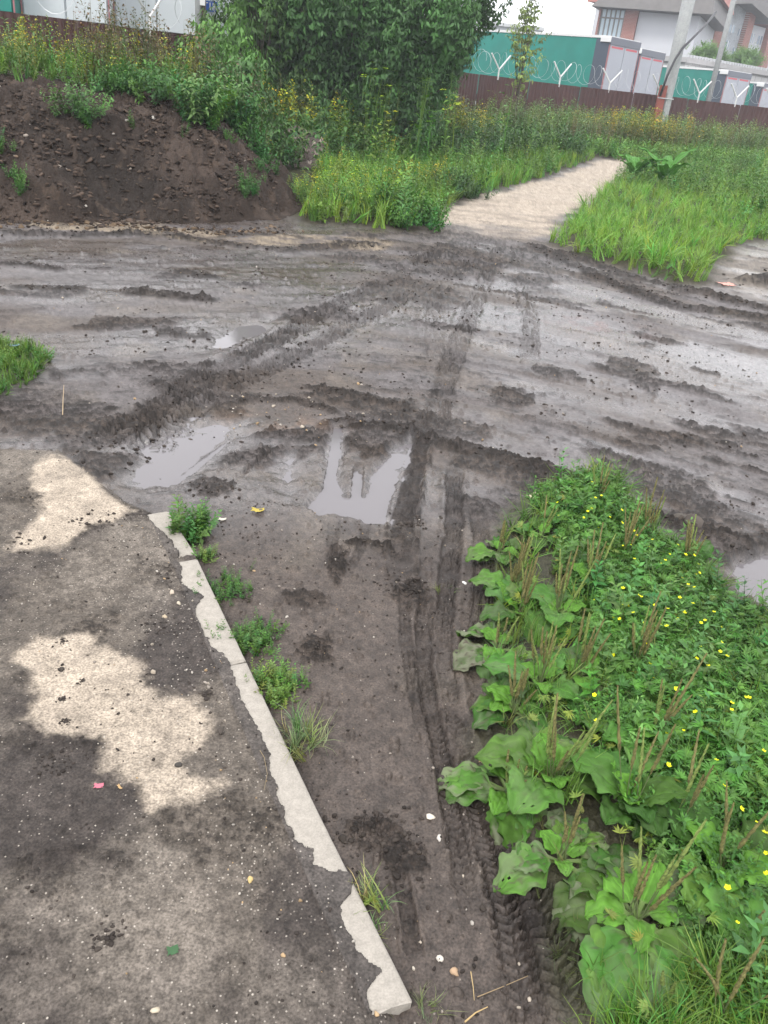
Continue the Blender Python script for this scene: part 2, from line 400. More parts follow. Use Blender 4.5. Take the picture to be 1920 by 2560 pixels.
    tear = ss(.47, .60, fbm(ax * 22, ay * 30, 4, 5, .66))           # torn, flaky surface
    flk = lumps(ax * 11 + 5, ay * 15, 6, .35) * ss(.45, .6, fbm(x * 2, yr * 3, 2, 3)) * road
    cl4 = lumps(x * 95, y * 95, 1, .45)
    relief = big * .018 + fine * .0045
    relief = relief + (st1 - .5) * .012 * road + (st2 - .5) * .012 * road * (1 + far)
    relief = relief * (1 - pud * .6) * (1 - .8 * pv) * (1 - .85 * pth)
    chc = ss(.12, .75, ch)
    rgh = fbm(x * 70, y * 70, 2, 3) - .5
    nearp = (1 - far) * pv
    cl1 = cl1 * (1 - .85 * nearp); cl2 = cl2 * (1 - .4 * nearp)
    clod = chc * (1 - .35 * far) * (cl1 * .016 + cl2 * .012 + rgh * .010 + far * cl3 * .022 + tear * .009 * (1 + far) + cl4 * .004 * (1 - far)) + flk * .012 * (1 - pth)
    # sparse crumbs everywhere
    crumb = (lumps(x * 30 + 9, y * 30, 2, .16) * .016 + cl4 * .0035 * (1 - far)) * (1 - pud) * (1 - .5 * dr)
    z = z + relief + clod * (1 - .35 * pv) + crumb * (1 - .4 * pv) + (depth + rh) * (1 - pv)
    z = z - floor * (1 - pv)
    z = z + (vg + isl) * .02 * (fbm(x * 8, y * 8, 2, 3) - .5)
    # foot of the kerb: ragged film of mud lies over part of it
    u, s, L = kerb_uv(x, y)
    nk = fbm(s * 7, u * 4, 2, 5)
    cov = KW * (.03 + .42 * ss(.38, .8, nk)) * ss(.05, .25, s)
    for (sx, rad_u, rad_s) in ((1.42, .3, .035), (1.72, .45, .035), (1.82, 1.05, .05), (2.03, .55, .035), (.62, .55, .05), (2.6, .3, .1)):
        cov = np.maximum(cov, KW * rad_u * 1.25 * np.exp(-((s - sx) / rad_s) ** 2 * .9) * (.35 + .95 * fbm(x * 26, y * 26, 1, 4)))
    cov = cov + .012 * (fbm(x * 60, y * 60, 3, 3) - .5)
    onk = (u > -.001) & (u < KW + .004) & (s > 0) & (s < L - .001)
    covered = (KW - u) < cov
    gap = (s > .335) & (s < .385)
    top = .0035 + .002 * fine + .004 * cl2
    z = np.where(onk, np.where(covered, top, -.03), z)
    z = np.where(onk & gap, -.012 + .01 * cl2, z)
    near_l = (u >= KW + .004) & (u < KW + .05) & (s > 0) & (s < L - .001)
    z = np.where(near_l, np.maximum(z, -.002), z)
    # muddy side falls away from the kerb
    rs = ss(.10, 0, -u) * (u < -.001) * (s > 0) * (s < L - .001)
    z = z - rs * .012
    # ---- colour (what the earth itself is like: wet, dry, sandy, churned)
    def mix(a, b, t): return a * (1 - t[:, None]) + np.array(b) * t[:, None]
    c = np.tile(np.array([.112, .088, .073]), (n, 1))
    c = mix(c, (.155, .137, .134), ss(.35, .65, fbm(x * 1.3, yr * 3, 5, 3)) * road)       # silty smears
    c = mix(c, (.085, .068, .059), ss(.45, .7, broad) * (1 - road) * .8)
    c = mix(c, (.20, .165, .13), ss(.6, .75, fbm(x * 3 + 9, y * 3, 4, 4)) * .35 * (1 - pv))
    c = mix(c, (.155, .131, .108), pv)
    c = mix(c, (.068, .056, .050), pv * ss(.40, .62, fbm(x * 3.2, y * 2.2, 1, 5, .6)) * .9)
    c = mix(c, (.25, .215, .18), pv * ss(.52, .68, fbm(x * 2.6 + 4, y * 2.6, 4, 5, .6)) * .75)
    c = mix(c, (.27, .235, .20), dr2 * .6 * (.6 + .6 * fbm(x * 9, y * 9, 2, 3)))
    spk = ss(.55, .8, fbm(x * 38, y * 38, 5, 3))
    c = mix(c, (.49, .415, .33), dr * (.93 - .3 * spk - .25 * ss(.5, .75, fbm(x * 12, y * 12, 0, 3))))
    c = mix(c, (.46, .39, .315), pth * (1 - .6 * ss(.45, .68, fbm(x * 3, y * 5, 1, 4)) * ss(17, 10, y)) * (1 - .25 * spk))
    c = mix(c, (.32, .26, .19), sand * (1 - .5 * spk) * ss(.32, .52, fbm(x * 1.7, y * 5, 1, 4)))
    c = mix(c, (.22, .185, .15), bare)
    c = mix(c, (.027, .022, .019), np.clip(chc * (.12 + .75 * np.maximum(tear * ss(.3, .6, rgh + .5), ss(.05, .4, cl1 + cl2))) + .6 * ss(.02, .2, flk) * (1 - .8 * pth), 0, .92))
    c = mix(c, (.034, .028, .024), np.clip(rdark * (.35 + .65 * tear), 0, .9))
    c = mix(c, (.045, .037, .033), np.clip(tdark * .75, 0, .88))
    c = mix(c, (.05, .055, .022), np.clip(vg * .8 + isl * .7, 0, .85)); c = mix(c, (.04, .035, .02), gl * .6)
    c = mix(c, (.21, .195, .195), pud * .75)
    rust = np.exp(-(((x - G(1480, 805)[0]) / .35) ** 2 + ((y - G(1480, 805)[1]) / .28) ** 2)) * ss(.45, .6, fbm(x * 8, y * 8, 1, 3))
    c = mix(c, (.13, .05, .035), rust * .7)
    oc = np.exp(-(((x - G(700, 1040)[0]) / .25) ** 2 + ((y - G(700, 1040)[1]) / .12) ** 2)) * ss(.4, .6, fbm(x * 9, y * 9, 1, 3))
    c = mix(c, (.20, .12, .07), oc * .7)
    c = mix(c, (.12, .105, .095), (onk & covered) * .8)
    c = c * (1 + (fbm(x * 55, y * 55, 0, 3) - .5) * (1 - .6 * np.maximum(dr, pth)))[:, None] * (.75 + .5 * fbm(x * 13, y * 13, 1, 3))[:, None] * (.58 + .14 * np.maximum(dr, pth))[:, None]
    wet = .40 + .45 * road * ss(.35, .6, fbm(x * .8, yr * 1.6, 7, 3)) + .55 * pud
    wet = wet * (1 - dr) * (1 - .8 * pth) * (1 - .7 * sand) * (1 - .5 * chc) * (1 - .8 * dr2 * (pv)) * (1 - vg) * (1 - .5 * rdark)
    wet = wet * (1 - .45 * pv)
    sh = np.exp(-(((x - G(600, 810)[0]) / 1.0) ** 2 + ((y - G(600, 810)[1]) / .5) ** 2)) + np.exp(-(((x - G(1850, 900)[0]) / 1.1) ** 2 + ((y - G(1850, 900)[1]) / .5) ** 2)) \
        + np.exp(-(((x - G(250, 640)[0]) / 2.4) ** 2 + ((y - G(250, 640)[1]) / .9) ** 2)) + 1.2 * np.exp(-(((x - G(640, 1140)[0]) / .75) ** 2 + ((y - G(640, 1140)[1]) / .5) ** 2))
    wet = np.clip(wet + .55 * np.clip(sh, 0, 1) * (1 - chc) * (1 - pv) * (1 - vg), 0, 1)
    grit = np.clip(pv * (.35 + .65 * ss(.35, .6, fbm(x * 2.3, y * 2.3, 3, 3))) + .035 * (1 - vg) * (1 - road) + dr * .1, 0, 1) * (1 - .6 * dr) * (1 - chc * .7) * (1 - (onk & covered) * .6)
    # ---- faces and the split into pavement, far path, ground
    idx = np.arange(n).reshape(nr, ntn)
    q = np.stack([idx[:-1, :-1].ravel(), idx[1:, :-1].ravel(), idx[1:, 1:].ravel(), idx[:-1, 1:].ravel()], 1)[:, ::-1]
    fx = x[q].mean(1); fy = y[q].mean(1)
    isp = sdpoly(fx, fy, PAVE) < 0; ipt = (sdpoly(fx, fy, PATH) < 0) & ~isp
    co = np.stack([x, y, z], 1)
    GRID['r'] = r; GRID['th'] = th; GRID['z'] = z.reshape(nr, ntn); GRID['pv'] = pv.reshape(nr, ntn)
    m, nt, b = ground_material()
    for name, sel in (('ground', ~isp & ~ipt), ('pavement', isp), ('path', ipt)):
        qq = q[sel]; used, inv = np.unique(qq, return_inverse=True)
        o = mesh_np(name, co[used], quads=inv.reshape(-1, 4), mats=[m], attrs=dict(col=c[used], wet=wet[used], grit=grit[used]))
        tag(o, kind='structure')

def ground_material():
    m, nt, b = new_mat('wet_earth'); L = nt.links.new
    at = N(nt, 'ShaderNodeAttribute', attribute_name='col'); aw = N(nt, 'ShaderNodeAttribute', attribute_name='wet'); ag = N(nt, 'ShaderNodeAttribute', attribute_name='grit')
    tc = N(nt, 'ShaderNodeTexCoord')
    n1 = N(nt, 'ShaderNodeTexNoise', Scale=170.0, Detail=4.0); L(tc.outputs['Object'], n1.inputs['Vector'])
    n2 = N(nt, 'ShaderNodeTexNoise', Scale=34.0, Detail=6.0, Roughness=.65); L(tc.outputs['Object'], n2.inputs['Vector'])
    mr = N(nt, 'ShaderNodeMapRange'); mr.inputs['From Min'].default_value = .3; mr.inputs['From Max'].default_value = .7
    mr.inputs['To Min'].default_value = .55; mr.inputs['To Max'].default_value = 1.45; L(n1.outputs['Fac'], mr.inputs['Value'])
    mu = N(nt, 'ShaderNodeVectorMath', operation='SCALE'); L(at.outputs['Color'], mu.inputs[0]); L(mr.outputs['Result'], mu.inputs['Scale'])
    # pale grit grains
    vo = N(nt, 'ShaderNodeTexVoronoi', Scale=130.0); L(tc.outputs['Object'], vo.inputs['Vector'])
    g1 = N(nt, 'ShaderNodeMapRange'); g1.inputs['From Min'].default_value = .34; g1.inputs['From Max'].default_value = .22; L(vo.outputs['Distance'], g1.inputs['Value'])
    sx = N(nt, 'ShaderNodeSeparateColor'); L(vo.outputs['Color'], sx.inputs['Color'])
    th = N(nt, 'ShaderNodeMath', operation='LESS_THAN'); L(sx.outputs['Red'], th.inputs[0])
    gm = N(nt, 'ShaderNodeMath', operation='MULTIPLY'); L(ag.outputs['Fac'], gm.inputs[0]); gm.inputs[1].default_value = .30; L(gm.outputs[0], th.inputs[1])
    g2 = N(nt, 'ShaderNodeMath', operation='MULTIPLY'); L(g1.outputs['Result'], g2.inputs[0]); L(th.outputs[0], g2.inputs[1])
    g3 = N(nt, 'ShaderNodeMath', operation='MULTIPLY'); L(g2.outputs[0], g3.inputs[0]); L(sx.outputs['Green'], g3.inputs[1])
    mx = N(nt, 'ShaderNodeMix', data_type='RGBA'); mx.inputs['B'].default_value = (.40, .36, .31, 1)
    L(g3.outputs[0], mx.inputs['Factor']); L(mu.outputs['Vector'], mx.inputs['A']); L(mx.outputs['Result'], b.inputs['Base Color'])
    ro = N(nt, 'ShaderNodeMapRange'); ro.inputs['To Min'].default_value = .92; ro.inputs['To Max'].default_value = .14
    L(aw.outputs['Fac'], ro.inputs['Value'])
    ra = N(nt, 'ShaderNodeMath', operation='MULTIPLY_ADD'); L(n2.outputs['Fac'], ra.inputs[0]); ra.inputs[1].default_value = .35
    rs_ = N(nt, 'ShaderNodeMath', operation='SUBTRACT'); L(ro.outputs['Result'], rs_.inputs[0]); rs_.inputs[1].default_value = .17
    L(rs_.outputs[0], ra.inputs[2]); L(ra.outputs[0], b.inputs['Roughness'])
    sp = N(nt, 'ShaderNodeMapRange'); sp.inputs['To Min'].default_value = .15; sp.inputs['To Max'].default_value = .6; L(aw.outputs['Fac'], sp.inputs['Value'])
    L(sp.outputs['Result'], b.inputs['Specular IOR Level'])
    bp = N(nt, 'ShaderNodeBump', Strength=.8, Distance=.009); bs = N(nt, 'ShaderNodeMapRange'); bs.inputs['To Min'].default_value = .95; bs.inputs['To Max'].default_value = .12; L(aw.outputs['Fac'], bs.inputs['Value']); L(bs.outputs['Result'], bp.inputs['Strength']); L(n2.outputs['Fac'], bp.inputs['Height'])
    bp2 = N(nt, 'ShaderNodeBump', Strength=.7, Distance=.0025); L(n1.outputs['Fac'], bp2.inputs['Height']); L(bp.outputs['Normal'], bp2.inputs['Normal'])
    L(bp2.outputs['Normal'], b.inputs['Normal'])
    return m, nt, b
build_ground()

def build_puddles():
    m, nt, b = new_mat('muddy_water')
    b.inputs['Base Color'].default_value = (.135, .125, .13, 1); b.inputs['Roughness'].default_value = .06
    b.inputs['IOR'].default_value = 1.36
    no = N(nt, 'ShaderNodeTexNoise', Scale=9.0, Detail=3.0); bp = N(nt, 'ShaderNodeBump', Strength=.08, Distance=.004)
    nt.links.new(no.outputs['Fac'], bp.inputs['Height']); nt.links.new(bp.outputs['Normal'], b.inputs['Normal'])
    for q in PUDDLES:
        if q.get('film'): continue
        w = q['w']; cx, cy = w.mean(0)
        # water level: ground there minus d
        zl = float(np.mean(base_h(w[:, 0], w[:, 1]))) - q['d']
        # widen the outline a little so the real shore comes from the relief
        c = np.array([cx, cy]); out = c + (w - c) * (1 + q['e'] * .7 / (np.linalg.norm(w - c, axis=1, keepdims=True) + 1e-6))
        k = len(out)
        co = [(p[0], p[1], zl) for p in out]
        me = bpy.data.meshes.new('water'); me.from_pydata(co, [], [list(range(k))])
        me.update()
        if me.polygons[0].normal.z < 0: me.flip_normals()
        me.materials.append(m)
        o = bpy.data.objects.new('puddle_water', me); COL.objects.link(o); tag(o, kind='structure')
build_puddles()
# ------------------------------------------------------------------ spoil heap
def mound_mat():
    m, nt, b = new_mat('dark_soil'); L = nt.links.new
    at = N(nt, 'ShaderNodeAttribute', attribute_name='col'); tc = N(nt, 'ShaderNodeTexCoord')
    n1 = N(nt, 'ShaderNodeTexNoise', Scale=60.0, Detail=5.0); L(tc.outputs['Object'], n1.inputs['Vector'])
    mr = N(nt, 'ShaderNodeMapRange'); mr.inputs['To Min'].default_value = .2; mr.inputs['To Max'].default_value = 1.8; L(n1.outputs['Fac'], mr.inputs['Value'])
    mu = N(nt, 'ShaderNodeVectorMath', operation='SCALE'); L(at.outputs['Color'], mu.inputs[0]); L(mr.outputs['Result'], mu.inputs['Scale'])
    L(mu.outputs['Vector'], b.inputs['Base Color']); b.inputs['Roughness'].default_value = .85; b.inputs['Specular IOR Level'].default_value = .25
    bp = N(nt, 'ShaderNodeBump', Strength=.7, Distance=.02); L(n1.outputs['Fac'], bp.inputs['Height']); L(bp.outputs['Normal'], b.inputs['Normal'])
    return m
SOIL = mound_mat()
def heap(name, x0, x1, y0, y1, nx, ny, hf, colf, label, cat):
    X, Y = np.meshgrid(np.linspace(x0, x1, nx), np.linspace(y0, y1, ny)); x = X.ravel(); y = Y.ravel()
    h, zr = hf(x, y)
    z = base_h(x, y) + h + zr
    c = colf(x, y, h)
    idx = np.arange(x.size).reshape(ny, nx)
    q = np.stack([idx[:-1, :-1].ravel(), idx[:-1, 1:].ravel(), idx[1:, 1:].ravel(), idx[1:, :-1].ravel()], 1)
    hm = (h[q].max(1) > -.06)
    q = q[hm]; used, inv = np.unique(q, return_inverse=True)
    co = np.stack([x, y, z], 1)[used]; loc = np.array([co[:, 0].mean(), co[:, 1].mean(), 0])
    o = mesh_np(name, co - loc, quads=inv.reshape(-1, 4), mats=[SOIL], attrs=dict(col=c[used])); o.location = loc
    tag(o, label, cat); return o
def mh(x, y):
    h = mound_h(x, y)
    d = -sdpoly(x, y, MOUND)
    r = (lumps(x * 9, y * 9, 1, .5) * .035 + lumps(x * 22, y * 22, 4, .6) * .022 + lumps(x * 5, y * 5, 2, .2) * .06 + .15 * (fbm(x * 12, y * 12, 1, 5, .66) - .5) + .10 * (fbm(x * 3, y * 3, 4, 4) - .5))
    return np.where(h < .005, -.09 + d * 0, h), r * ss(-.02, .12, h)
def mcol(x, y, h):
    c = np.tile(np.array([.030, .021, .016]), (x.size, 1)); t = ss(.5, .75, fbm(x * 5, y * 5, 6, 5))[:, None]
    c = c * (1 - t) + np.array([.060, .044, .035]) * t
    wet = np.exp(-(((x + 3.3) / .9) ** 2 + ((y - 9.45) / .45) ** 2))[:, None]  # mask of the foot hollow, whose shade is painted into the soil colour
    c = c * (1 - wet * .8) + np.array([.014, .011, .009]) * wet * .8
    clay = (ss(.62, .8, fbm(x * 9 + 3, y * 9, 2, 4)) * .35)[:, None]
    return c * (1 - clay) + np.array([.10, .07, .05]) * clay
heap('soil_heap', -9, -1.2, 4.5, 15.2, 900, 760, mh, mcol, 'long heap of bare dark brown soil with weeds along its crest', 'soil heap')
GPC = D(745, 300, 16.4)
def ghf(x, y):
    d = np.hypot((x - GPC[0]) / .95, (y - GPC[1]) / .8) + .25 * (fbm(x * 3, y * 3, 1, 3) - .5)
    h = .55 * ss(1.05, .1, d)
    return np.where(h < .004, -.09, h), (lumps(x * 14, y * 14, 2, .7) * .05 + lumps(x * 30, y * 30, 1, .7) * .03) * ss(0, .1, h)
def gcol(x, y, h):
    c = np.tile(np.array([.10, .08, .07]), (x.size, 1)); t = (lumps(x * 14, y * 14, 2, .7) > .25)[:, None] * ss(.4, .6, fbm(x * 9, y * 9, 1, 2))[:, None]
    return c * (1 - t) + np.array([.36, .30, .26]) * t
heap('rubble_heap', GPC[0] - 1.5, GPC[0] + 1.5, GPC[1] - 1.4, GPC[1] + 1.4, 260, 240, ghf, gcol, 'small heap of stony rubble behind the right end of the soil heap', 'rubble heap')

# ------------------------------------------------------------------ kerb stones
def concrete(name, col, rough=.85, scale=60, var=.25):
    m, nt, b = new_mat(name); L = nt.links.new; tc = N(nt, 'ShaderNodeTexCoord')
    n1 = N(nt, 'ShaderNodeTexNoise', Scale=float(scale), Detail=6.0); L(tc.outputs['Object'], n1.inputs['Vector'])
    n2 = N(nt, 'ShaderNodeTexNoise', Scale=scale * 5.0, Detail=2.0); L(tc.outputs['Object'], n2.inputs['Vector'])
    ad = N(nt, 'ShaderNodeMath', operation='ADD'); L(n1.outputs['Fac'], ad.inputs[0]); L(n2.outputs['Fac'], ad.inputs[1])
    mr = N(nt, 'ShaderNodeMapRange'); mr.inputs['From Min'].default_value = .6; mr.inputs['From Max'].default_value = 1.4
    mr.inputs['To Min'].default_value = 1 - var; mr.inputs['To Max'].default_value = 1 + var; L(ad.outputs[0], mr.inputs['Value'])
    mu = N(nt, 'ShaderNodeVectorMath', operation='SCALE'); mu.inputs[0].default_value = col; L(mr.outputs['Result'], mu.inputs['Scale'])
    L(mu.outputs['Vector'], b.inputs['Base Color']); b.inputs['Roughness'].default_value = rough; b.inputs['Specular IOR Level'].default_value = .2
    bp = N(nt, 'ShaderNodeBump', Strength=.35, Distance=.003); L(n2.outputs['Fac'], bp.inputs['Height']); L(bp.outputs['Normal'], b.inputs['Normal'])
    return m
KERB = concrete('kerb_concrete', (.30, .275, .24), scale=45, var=.22)
def kpoint(s, u):
    for k in range(len(KR) - 1):
        if s <= KS[k + 1] or k == len(KR) - 2:
            t = (s - KS[k]) / (KS[k + 1] - KS[k]); e = (KR[k + 1] - KR[k]) / (KS[k + 1] - KS[k])
            p = KR[k] + (KR[k + 1] - KR[k]) * t
            return p + np.array([e[1], -e[0]]) * u      # to the pavement side
def kerb(s0, s1, label, skew=0.0, sink=0.0):
    n = max(8, int((s1 - s0) / .01)); prof = [(-.0, -.11), (-.0, -.006), (.002, -.0015), (.008, .001), (KW * .5, .0015), (KW - .008, .001), (KW - .002, -.0015), (KW, -.006), (KW, -.11)]
    co = []; rnd = np.random.RandomState(int(s0 * 100) + 5)
    for i in range(n + 1):
        t = i / n; s = s0 + (s1 - s0) * t
        for j, (u, z) in enumerate(prof):
            chip = .0018 * (fbm(np.array([s * 40 + j * 3.]), np.array([u * 50.]), 2, 3)[0] - .5) if 0 < j < 8 else 0
            e = .004 if i in (0, n) and 1 < j < 7 else 0
            p = kpoint(s + (.003 * rnd.randn() if i in (0, n) else 0), u + skew * (t - .5) + chip)
            co.append((p[0], p[1], z - sink * t - e + chip))
    k = len(prof); q = []
    for i in range(n):
        for j in range(k - 1): q.append((i * k + j, i * k + j + 1, (i + 1) * k + j + 1, (i + 1) * k + j))
    co = np.array(co); loc = np.array([co[:, 0].mean(), co[:, 1].mean(), 0.0])
    me = bpy.data.meshes.new('kerb_stone')
    faces = [tuple(f) for f in q] + [tuple(range(k))[::-1], tuple(n * k + j for j in range(k))]
    me.from_pydata([tuple(v - loc) for v in co], [], faces); me.materials.append(KERB)
    me.update(); o = bpy.data.objects.new('kerb_stone', me); COL.objects.link(o); o.location = loc
    import bmesh; bm = bmesh.new(); bm.from_mesh(me); bmesh.ops.recalc_face_normals(bm, faces=bm.faces); bm.to_mesh(me); bm.free()
    for p in me.polygons: p.use_smooth = len(p.vertices) == 4
    tag(o, label, 'kerb stone', 'pale concrete kerb stones beside the pavement')
kerb(.0, .335, 'short tilted kerb stone with a mossy band, farthest from the camera', skew=-.012, sink=.012)
sj = KS[2]
kerb(.385, sj - .004, 'middle kerb stone between the mud filled gap and the narrow crack')
kerb(sj + .004, KS[-1], 'longest kerb stone, nearest the camera, patched with mud and ending in a bare corner')
# ------------------------------------------------------------------ built things beyond the weeds
def simple(name, col, rough=.6, metal=0.0, var=.0, scale=8.0, spec=.4):
    m, nt, b = new_mat(name); b.inputs['Roughness'].default_value = rough; b.inputs['Metallic'].default_value = metal
    b.inputs['Specular IOR Level'].default_value = spec
    L = nt.links.new; tc = N(nt, 'ShaderNodeTexCoord'); n1 = N(nt, 'ShaderNodeTexNoise', Scale=float(scale), Detail=5.0); L(tc.outputs['Object'], n1.inputs['Vector'])
    mr = N(nt, 'ShaderNodeMapRange'); mr.inputs['To Min'].default_value = 1 - var; mr.inputs['To Max'].default_value = 1 + var; L(n1.outputs['Fac'], mr.inputs['Value'])
    mu = N(nt, 'ShaderNodeVectorMath', operation='SCALE'); mu.inputs[0].default_value = col; L(mr.outputs['Result'], mu.inputs['Scale']); L(mu.outputs['Vector'], b.inputs['Base Color'])
    return m
def bricks(name, c1, c2, mortar, sx, sy):
    m, nt, b = new_mat(name); L = nt.links.new; tc = N(nt, 'ShaderNodeTexCoord')
    sp = N(nt, 'ShaderNodeSeparateXYZ'); cb = N(nt, 'ShaderNodeCombineXYZ'); L(tc.outputs['Object'], sp.inputs[0]); L(sp.outputs['X'], cb.inputs['X']); L(sp.outputs['Z'], cb.inputs['Y'])
    br = N(nt, 'ShaderNodeTexBrick', Scale=1.0); br.inputs['Color1'].default_value = (*c1, 1); br.inputs['Color2'].default_value = (*c2, 1); br.inputs['Mortar'].default_value = (*mortar, 1)
    br.inputs['Brick Width'].default_value = sx; br.inputs['Row Height'].default_value = sy; br.inputs['Mortar Size'].default_value = sy * .08
    L(cb.outputs[0], br.inputs['Vector']); L(br.outputs['Color'], b.inputs['Base Color']); b.inputs['Roughness'].default_value = .85
    return m
class Geo:
    def __init__(s): s.v = []; s.f = []
    def box(s, a, b):
        (x0, y0, z0), (x1, y1, z1) = a, b; k = len(s.v)
        s.v += [(x0, y0, z0), (x1, y0, z0), (x1, y1, z0), (x0, y1, z0), (x0, y0, z1), (x1, y0, z1), (x1, y1, z1), (x0, y1, z1)]
        s.f += [(k, k + 3, k + 2, k + 1), (k + 4, k + 5, k + 6, k + 7), (k, k + 1, k + 5, k + 4), (k + 1, k + 2, k + 6, k + 5), (k + 2, k + 3, k + 7, k + 6), (k + 3, k, k + 4, k + 7)]
        return s
    def prism(s, pts, y0, y1):          # outline in x,z pulled along y
        k = len(s.v); n = len(pts)
        s.v += [(x, y0, z) for x, z in pts] + [(x, y1, z) for x, z in pts]
        s.f += [tuple(range(k, k + n)), tuple(range(k + n, k + 2 * n))[::-1]] + [(k + i, k + n + i, k + n + (i + 1) % n, k + (i + 1) % n) for i in range(n)]
        return s
    def tube(s, pts, r, n=8, r2=None):
        pts = [Vector(p) for p in pts]; k = len(s.v); m = len(pts)
        for i, p in enumerate(pts):
            t = (pts[min(i + 1, m - 1)] - pts[max(i - 1, 0)]).normalized()
            a = t.orthogonal().normalized() if i == 0 else (a - t * a.dot(t)).normalized()
            b = t.cross(a); rr = r if r2 is None else r + (r2 - r) * i / (m - 1)
            s.v += [tuple(p + (a * math.cos(q) + b * math.sin(q)) * rr) for q in [2 * math.pi * j / n for j in range(n)]]
        for i in range(m - 1):
            for j in range(n):
                s.f.append((k + i * n + j, k + i * n + (j + 1) % n, k + (i + 1) * n + (j + 1) % n, k + (i + 1) * n + j))
        s.f += [tuple(range(k, k + n))[::-1], tuple(range(k + (m - 1) * n, k + m * n))]
        return s
    def build(s, name, mat, parent=None, bevel=0, smooth=False):
        me = bpy.data.meshes.new(name); me.from_pydata(s.v, [], s.f); me.materials.append(mat)
        import bmesh; bm = bmesh.new(); bm.from_mesh(me); bmesh.ops.recalc_face_normals(bm, faces=bm.faces)
        if bevel: bmesh.ops.bevel(bm, geom=bm.edges[:], offset=bevel, segments=1, affect='EDGES')
        bm.to_mesh(me); bm.free()
        if smooth:
            for p in me.polygons: p.use_smooth = True
        o = bpy.data.objects.new(name, me); COL.objects.link(o)
        if parent: o.parent = parent
        return o

MAROON = simple('maroon_metal', (.055, .02, .018), .5, 0, .35, 3)
WHITEP = simple('white_panel', (.52, .56, .58), .35, 0, .05, 1.5)
GREYP = simple('grey_panel', (.34, .355, .40), .4, 0, .05, 1.5)
GREEN = simple('green_tarpaulin', (.008, .18, .145), .5, 0, .25, 1.2)
NAVY = simple('navy_panel', (.05, .065, .09), .5, 0, .1, 2)
REDM = simple('red_marking', (.50, .10, .12), .5)
REDM2 = simple('faded_red', (.30, .13, .14), .5)
NAVY2 = simple('header_grey', (.14, .15, .18), .5)
WTRIM = simple('white_trim', (.6, .6, .6), .5)
RUBBER = simple('tyre_rubber', (.02, .02, .02), .8)
STEEL = simple('galvanised_steel', (.45, .46, .47), .45, .3, .15, 6)
DARKM = simple('dark_steel', (.04, .04, .045), .5)
POLEM = concrete('pole_concrete', (.30, .31, .31), scale=9, var=.18)
BLUE = simple('blue_plate', (.02, .09, .36), .4)

# fence: three straight runs seen above the weeds
FTOP = 2.0
_a, _b, _c, _d, _e = [D(*p)[:2] for p in ((0, 40, 17), (550, 112, 21.8), (1215, 196, 33), (1500, 229, 36), (1920, 277, 38.5))]
FP = [_a + (_a - _b) * 1.2, _a, _b, _c, _d, _e, _e + (_e - _d) * 2.2]
fence = empty('metal_fence', (FP[0][0], FP[0][1], 0)); tag(fence, 'long maroon corrugated metal fence topped with razor wire, behind all the weeds', 'fence')
F0 = FP[0]
def fpt(s):
    for a, b in zip(FP[:-1], FP[1:]):
        L_ = np.hypot(*(b - a))
        if s <= L_ or b is FP[-1]: return a + (b - a) * s / L_, (b - a) / L_
        s -= L_
FL = sum(np.hypot(*(b - a)) for a, b in zip(FP[:-1], FP[1:]))
s0 = 0.0; pj = 0
while s0 < FL - .5:
    s1 = min(s0 + 2.5, FL); v = []; n = int((s1 - s0 - .04) / .05)
    prof = [0, .0, .025, .025]
    for i in range(n + 1):
        p, e = fpt(s0 + .02 + (s1 - s0 - .04) * i / n); nrm = np.array([e[1], -e[0]]); p = p + nrm * prof[i % 4] - F0
        zb = float(base_h(p[0] + F0[0], p[1] + F0[1])) - .05
        v += [(p[0], p[1], zb), (p[0], p[1], FTOP + .01 * math.sin(pj * 2.1))]
    me = bpy.data.meshes.new('fence_panel'); me.from_pydata(v, [], [(2 * i, 2 * i + 2, 2 * i + 3, 2 * i + 1) for i in range(n)]); me.materials.append(MAROON)
    o = bpy.data.objects.new('fence_panel', me); COL.objects.link(o); o.parent = fence
    p, e = fpt(s0); p = p - F0 - np.array([e[1], -e[0]]) * .05
    Geo().box((p[0] - .03, p[1] - .03, -.1), (p[0] + .03, p[1] + .03, FTOP - .05)).build('fence_post', MAROON, fence)
    s0 = s1; pj += 1
def on_fence(px):                   # point of the fence line seen at photo column px near its top
    best = None
    for i in range(4000):
        s = FL * i / 3999; p, e = fpt(s); v = np.array([p[0], p[1], FTOP - EYE]); zc = v @ Fv
        if zc < 1: continue
        qx = 960 + FPX * (v @ Rv) / zc
        if best is None or abs(qx - px) < best[0]: best = (abs(qx - px), s, p, e)
    return best[1:]
for px in (375, 1245, 1398, 1522, 1645, 1745, 1838, 1925):
    s, p, e = on_fence(px); p = p - F0
    g = Geo(); z0 = FTOP - .1; c = Vector((p[0], p[1], z0)); ev = Vector((e[0], e[1], 0))
    g.tube([c, c + Vector((0, 0, .35))], .028, 6)
    g.tube([c + Vector((0, 0, .33)), c + Vector((0, 0, .80)) - ev * .42], .028, 6); g.tube([c + Vector((0, 0, .33)), c + Vector((0, 0, .80)) + ev * .42], .028, 6)
    g.build('wire_bracket', WTRIM, fence)
sA = on_fence(1190)[0]; pts = []
for i in range(int((FL - sA) / .45 * 14)):
    s = sA + i * .45 / 14; p, e = fpt(min(s, FL)); a = i * 2 * math.pi / 14
    r = .33 + .03 * math.sin(i * .31)
    nrm = np.array([e[1], -e[0]]); q = p - F0 + nrm * r * math.cos(a) + e * .10 * math.sin(a * .5 + i * .05)
    pts.append((q[0], q[1], FTOP + .42 + r * math.sin(a)))
Geo().tube(pts, .005, 3).build('razor_wire_coil', STEEL, fence)
sB = on_fence(60)[0]; sC = on_fence(480)[0]; pts = []
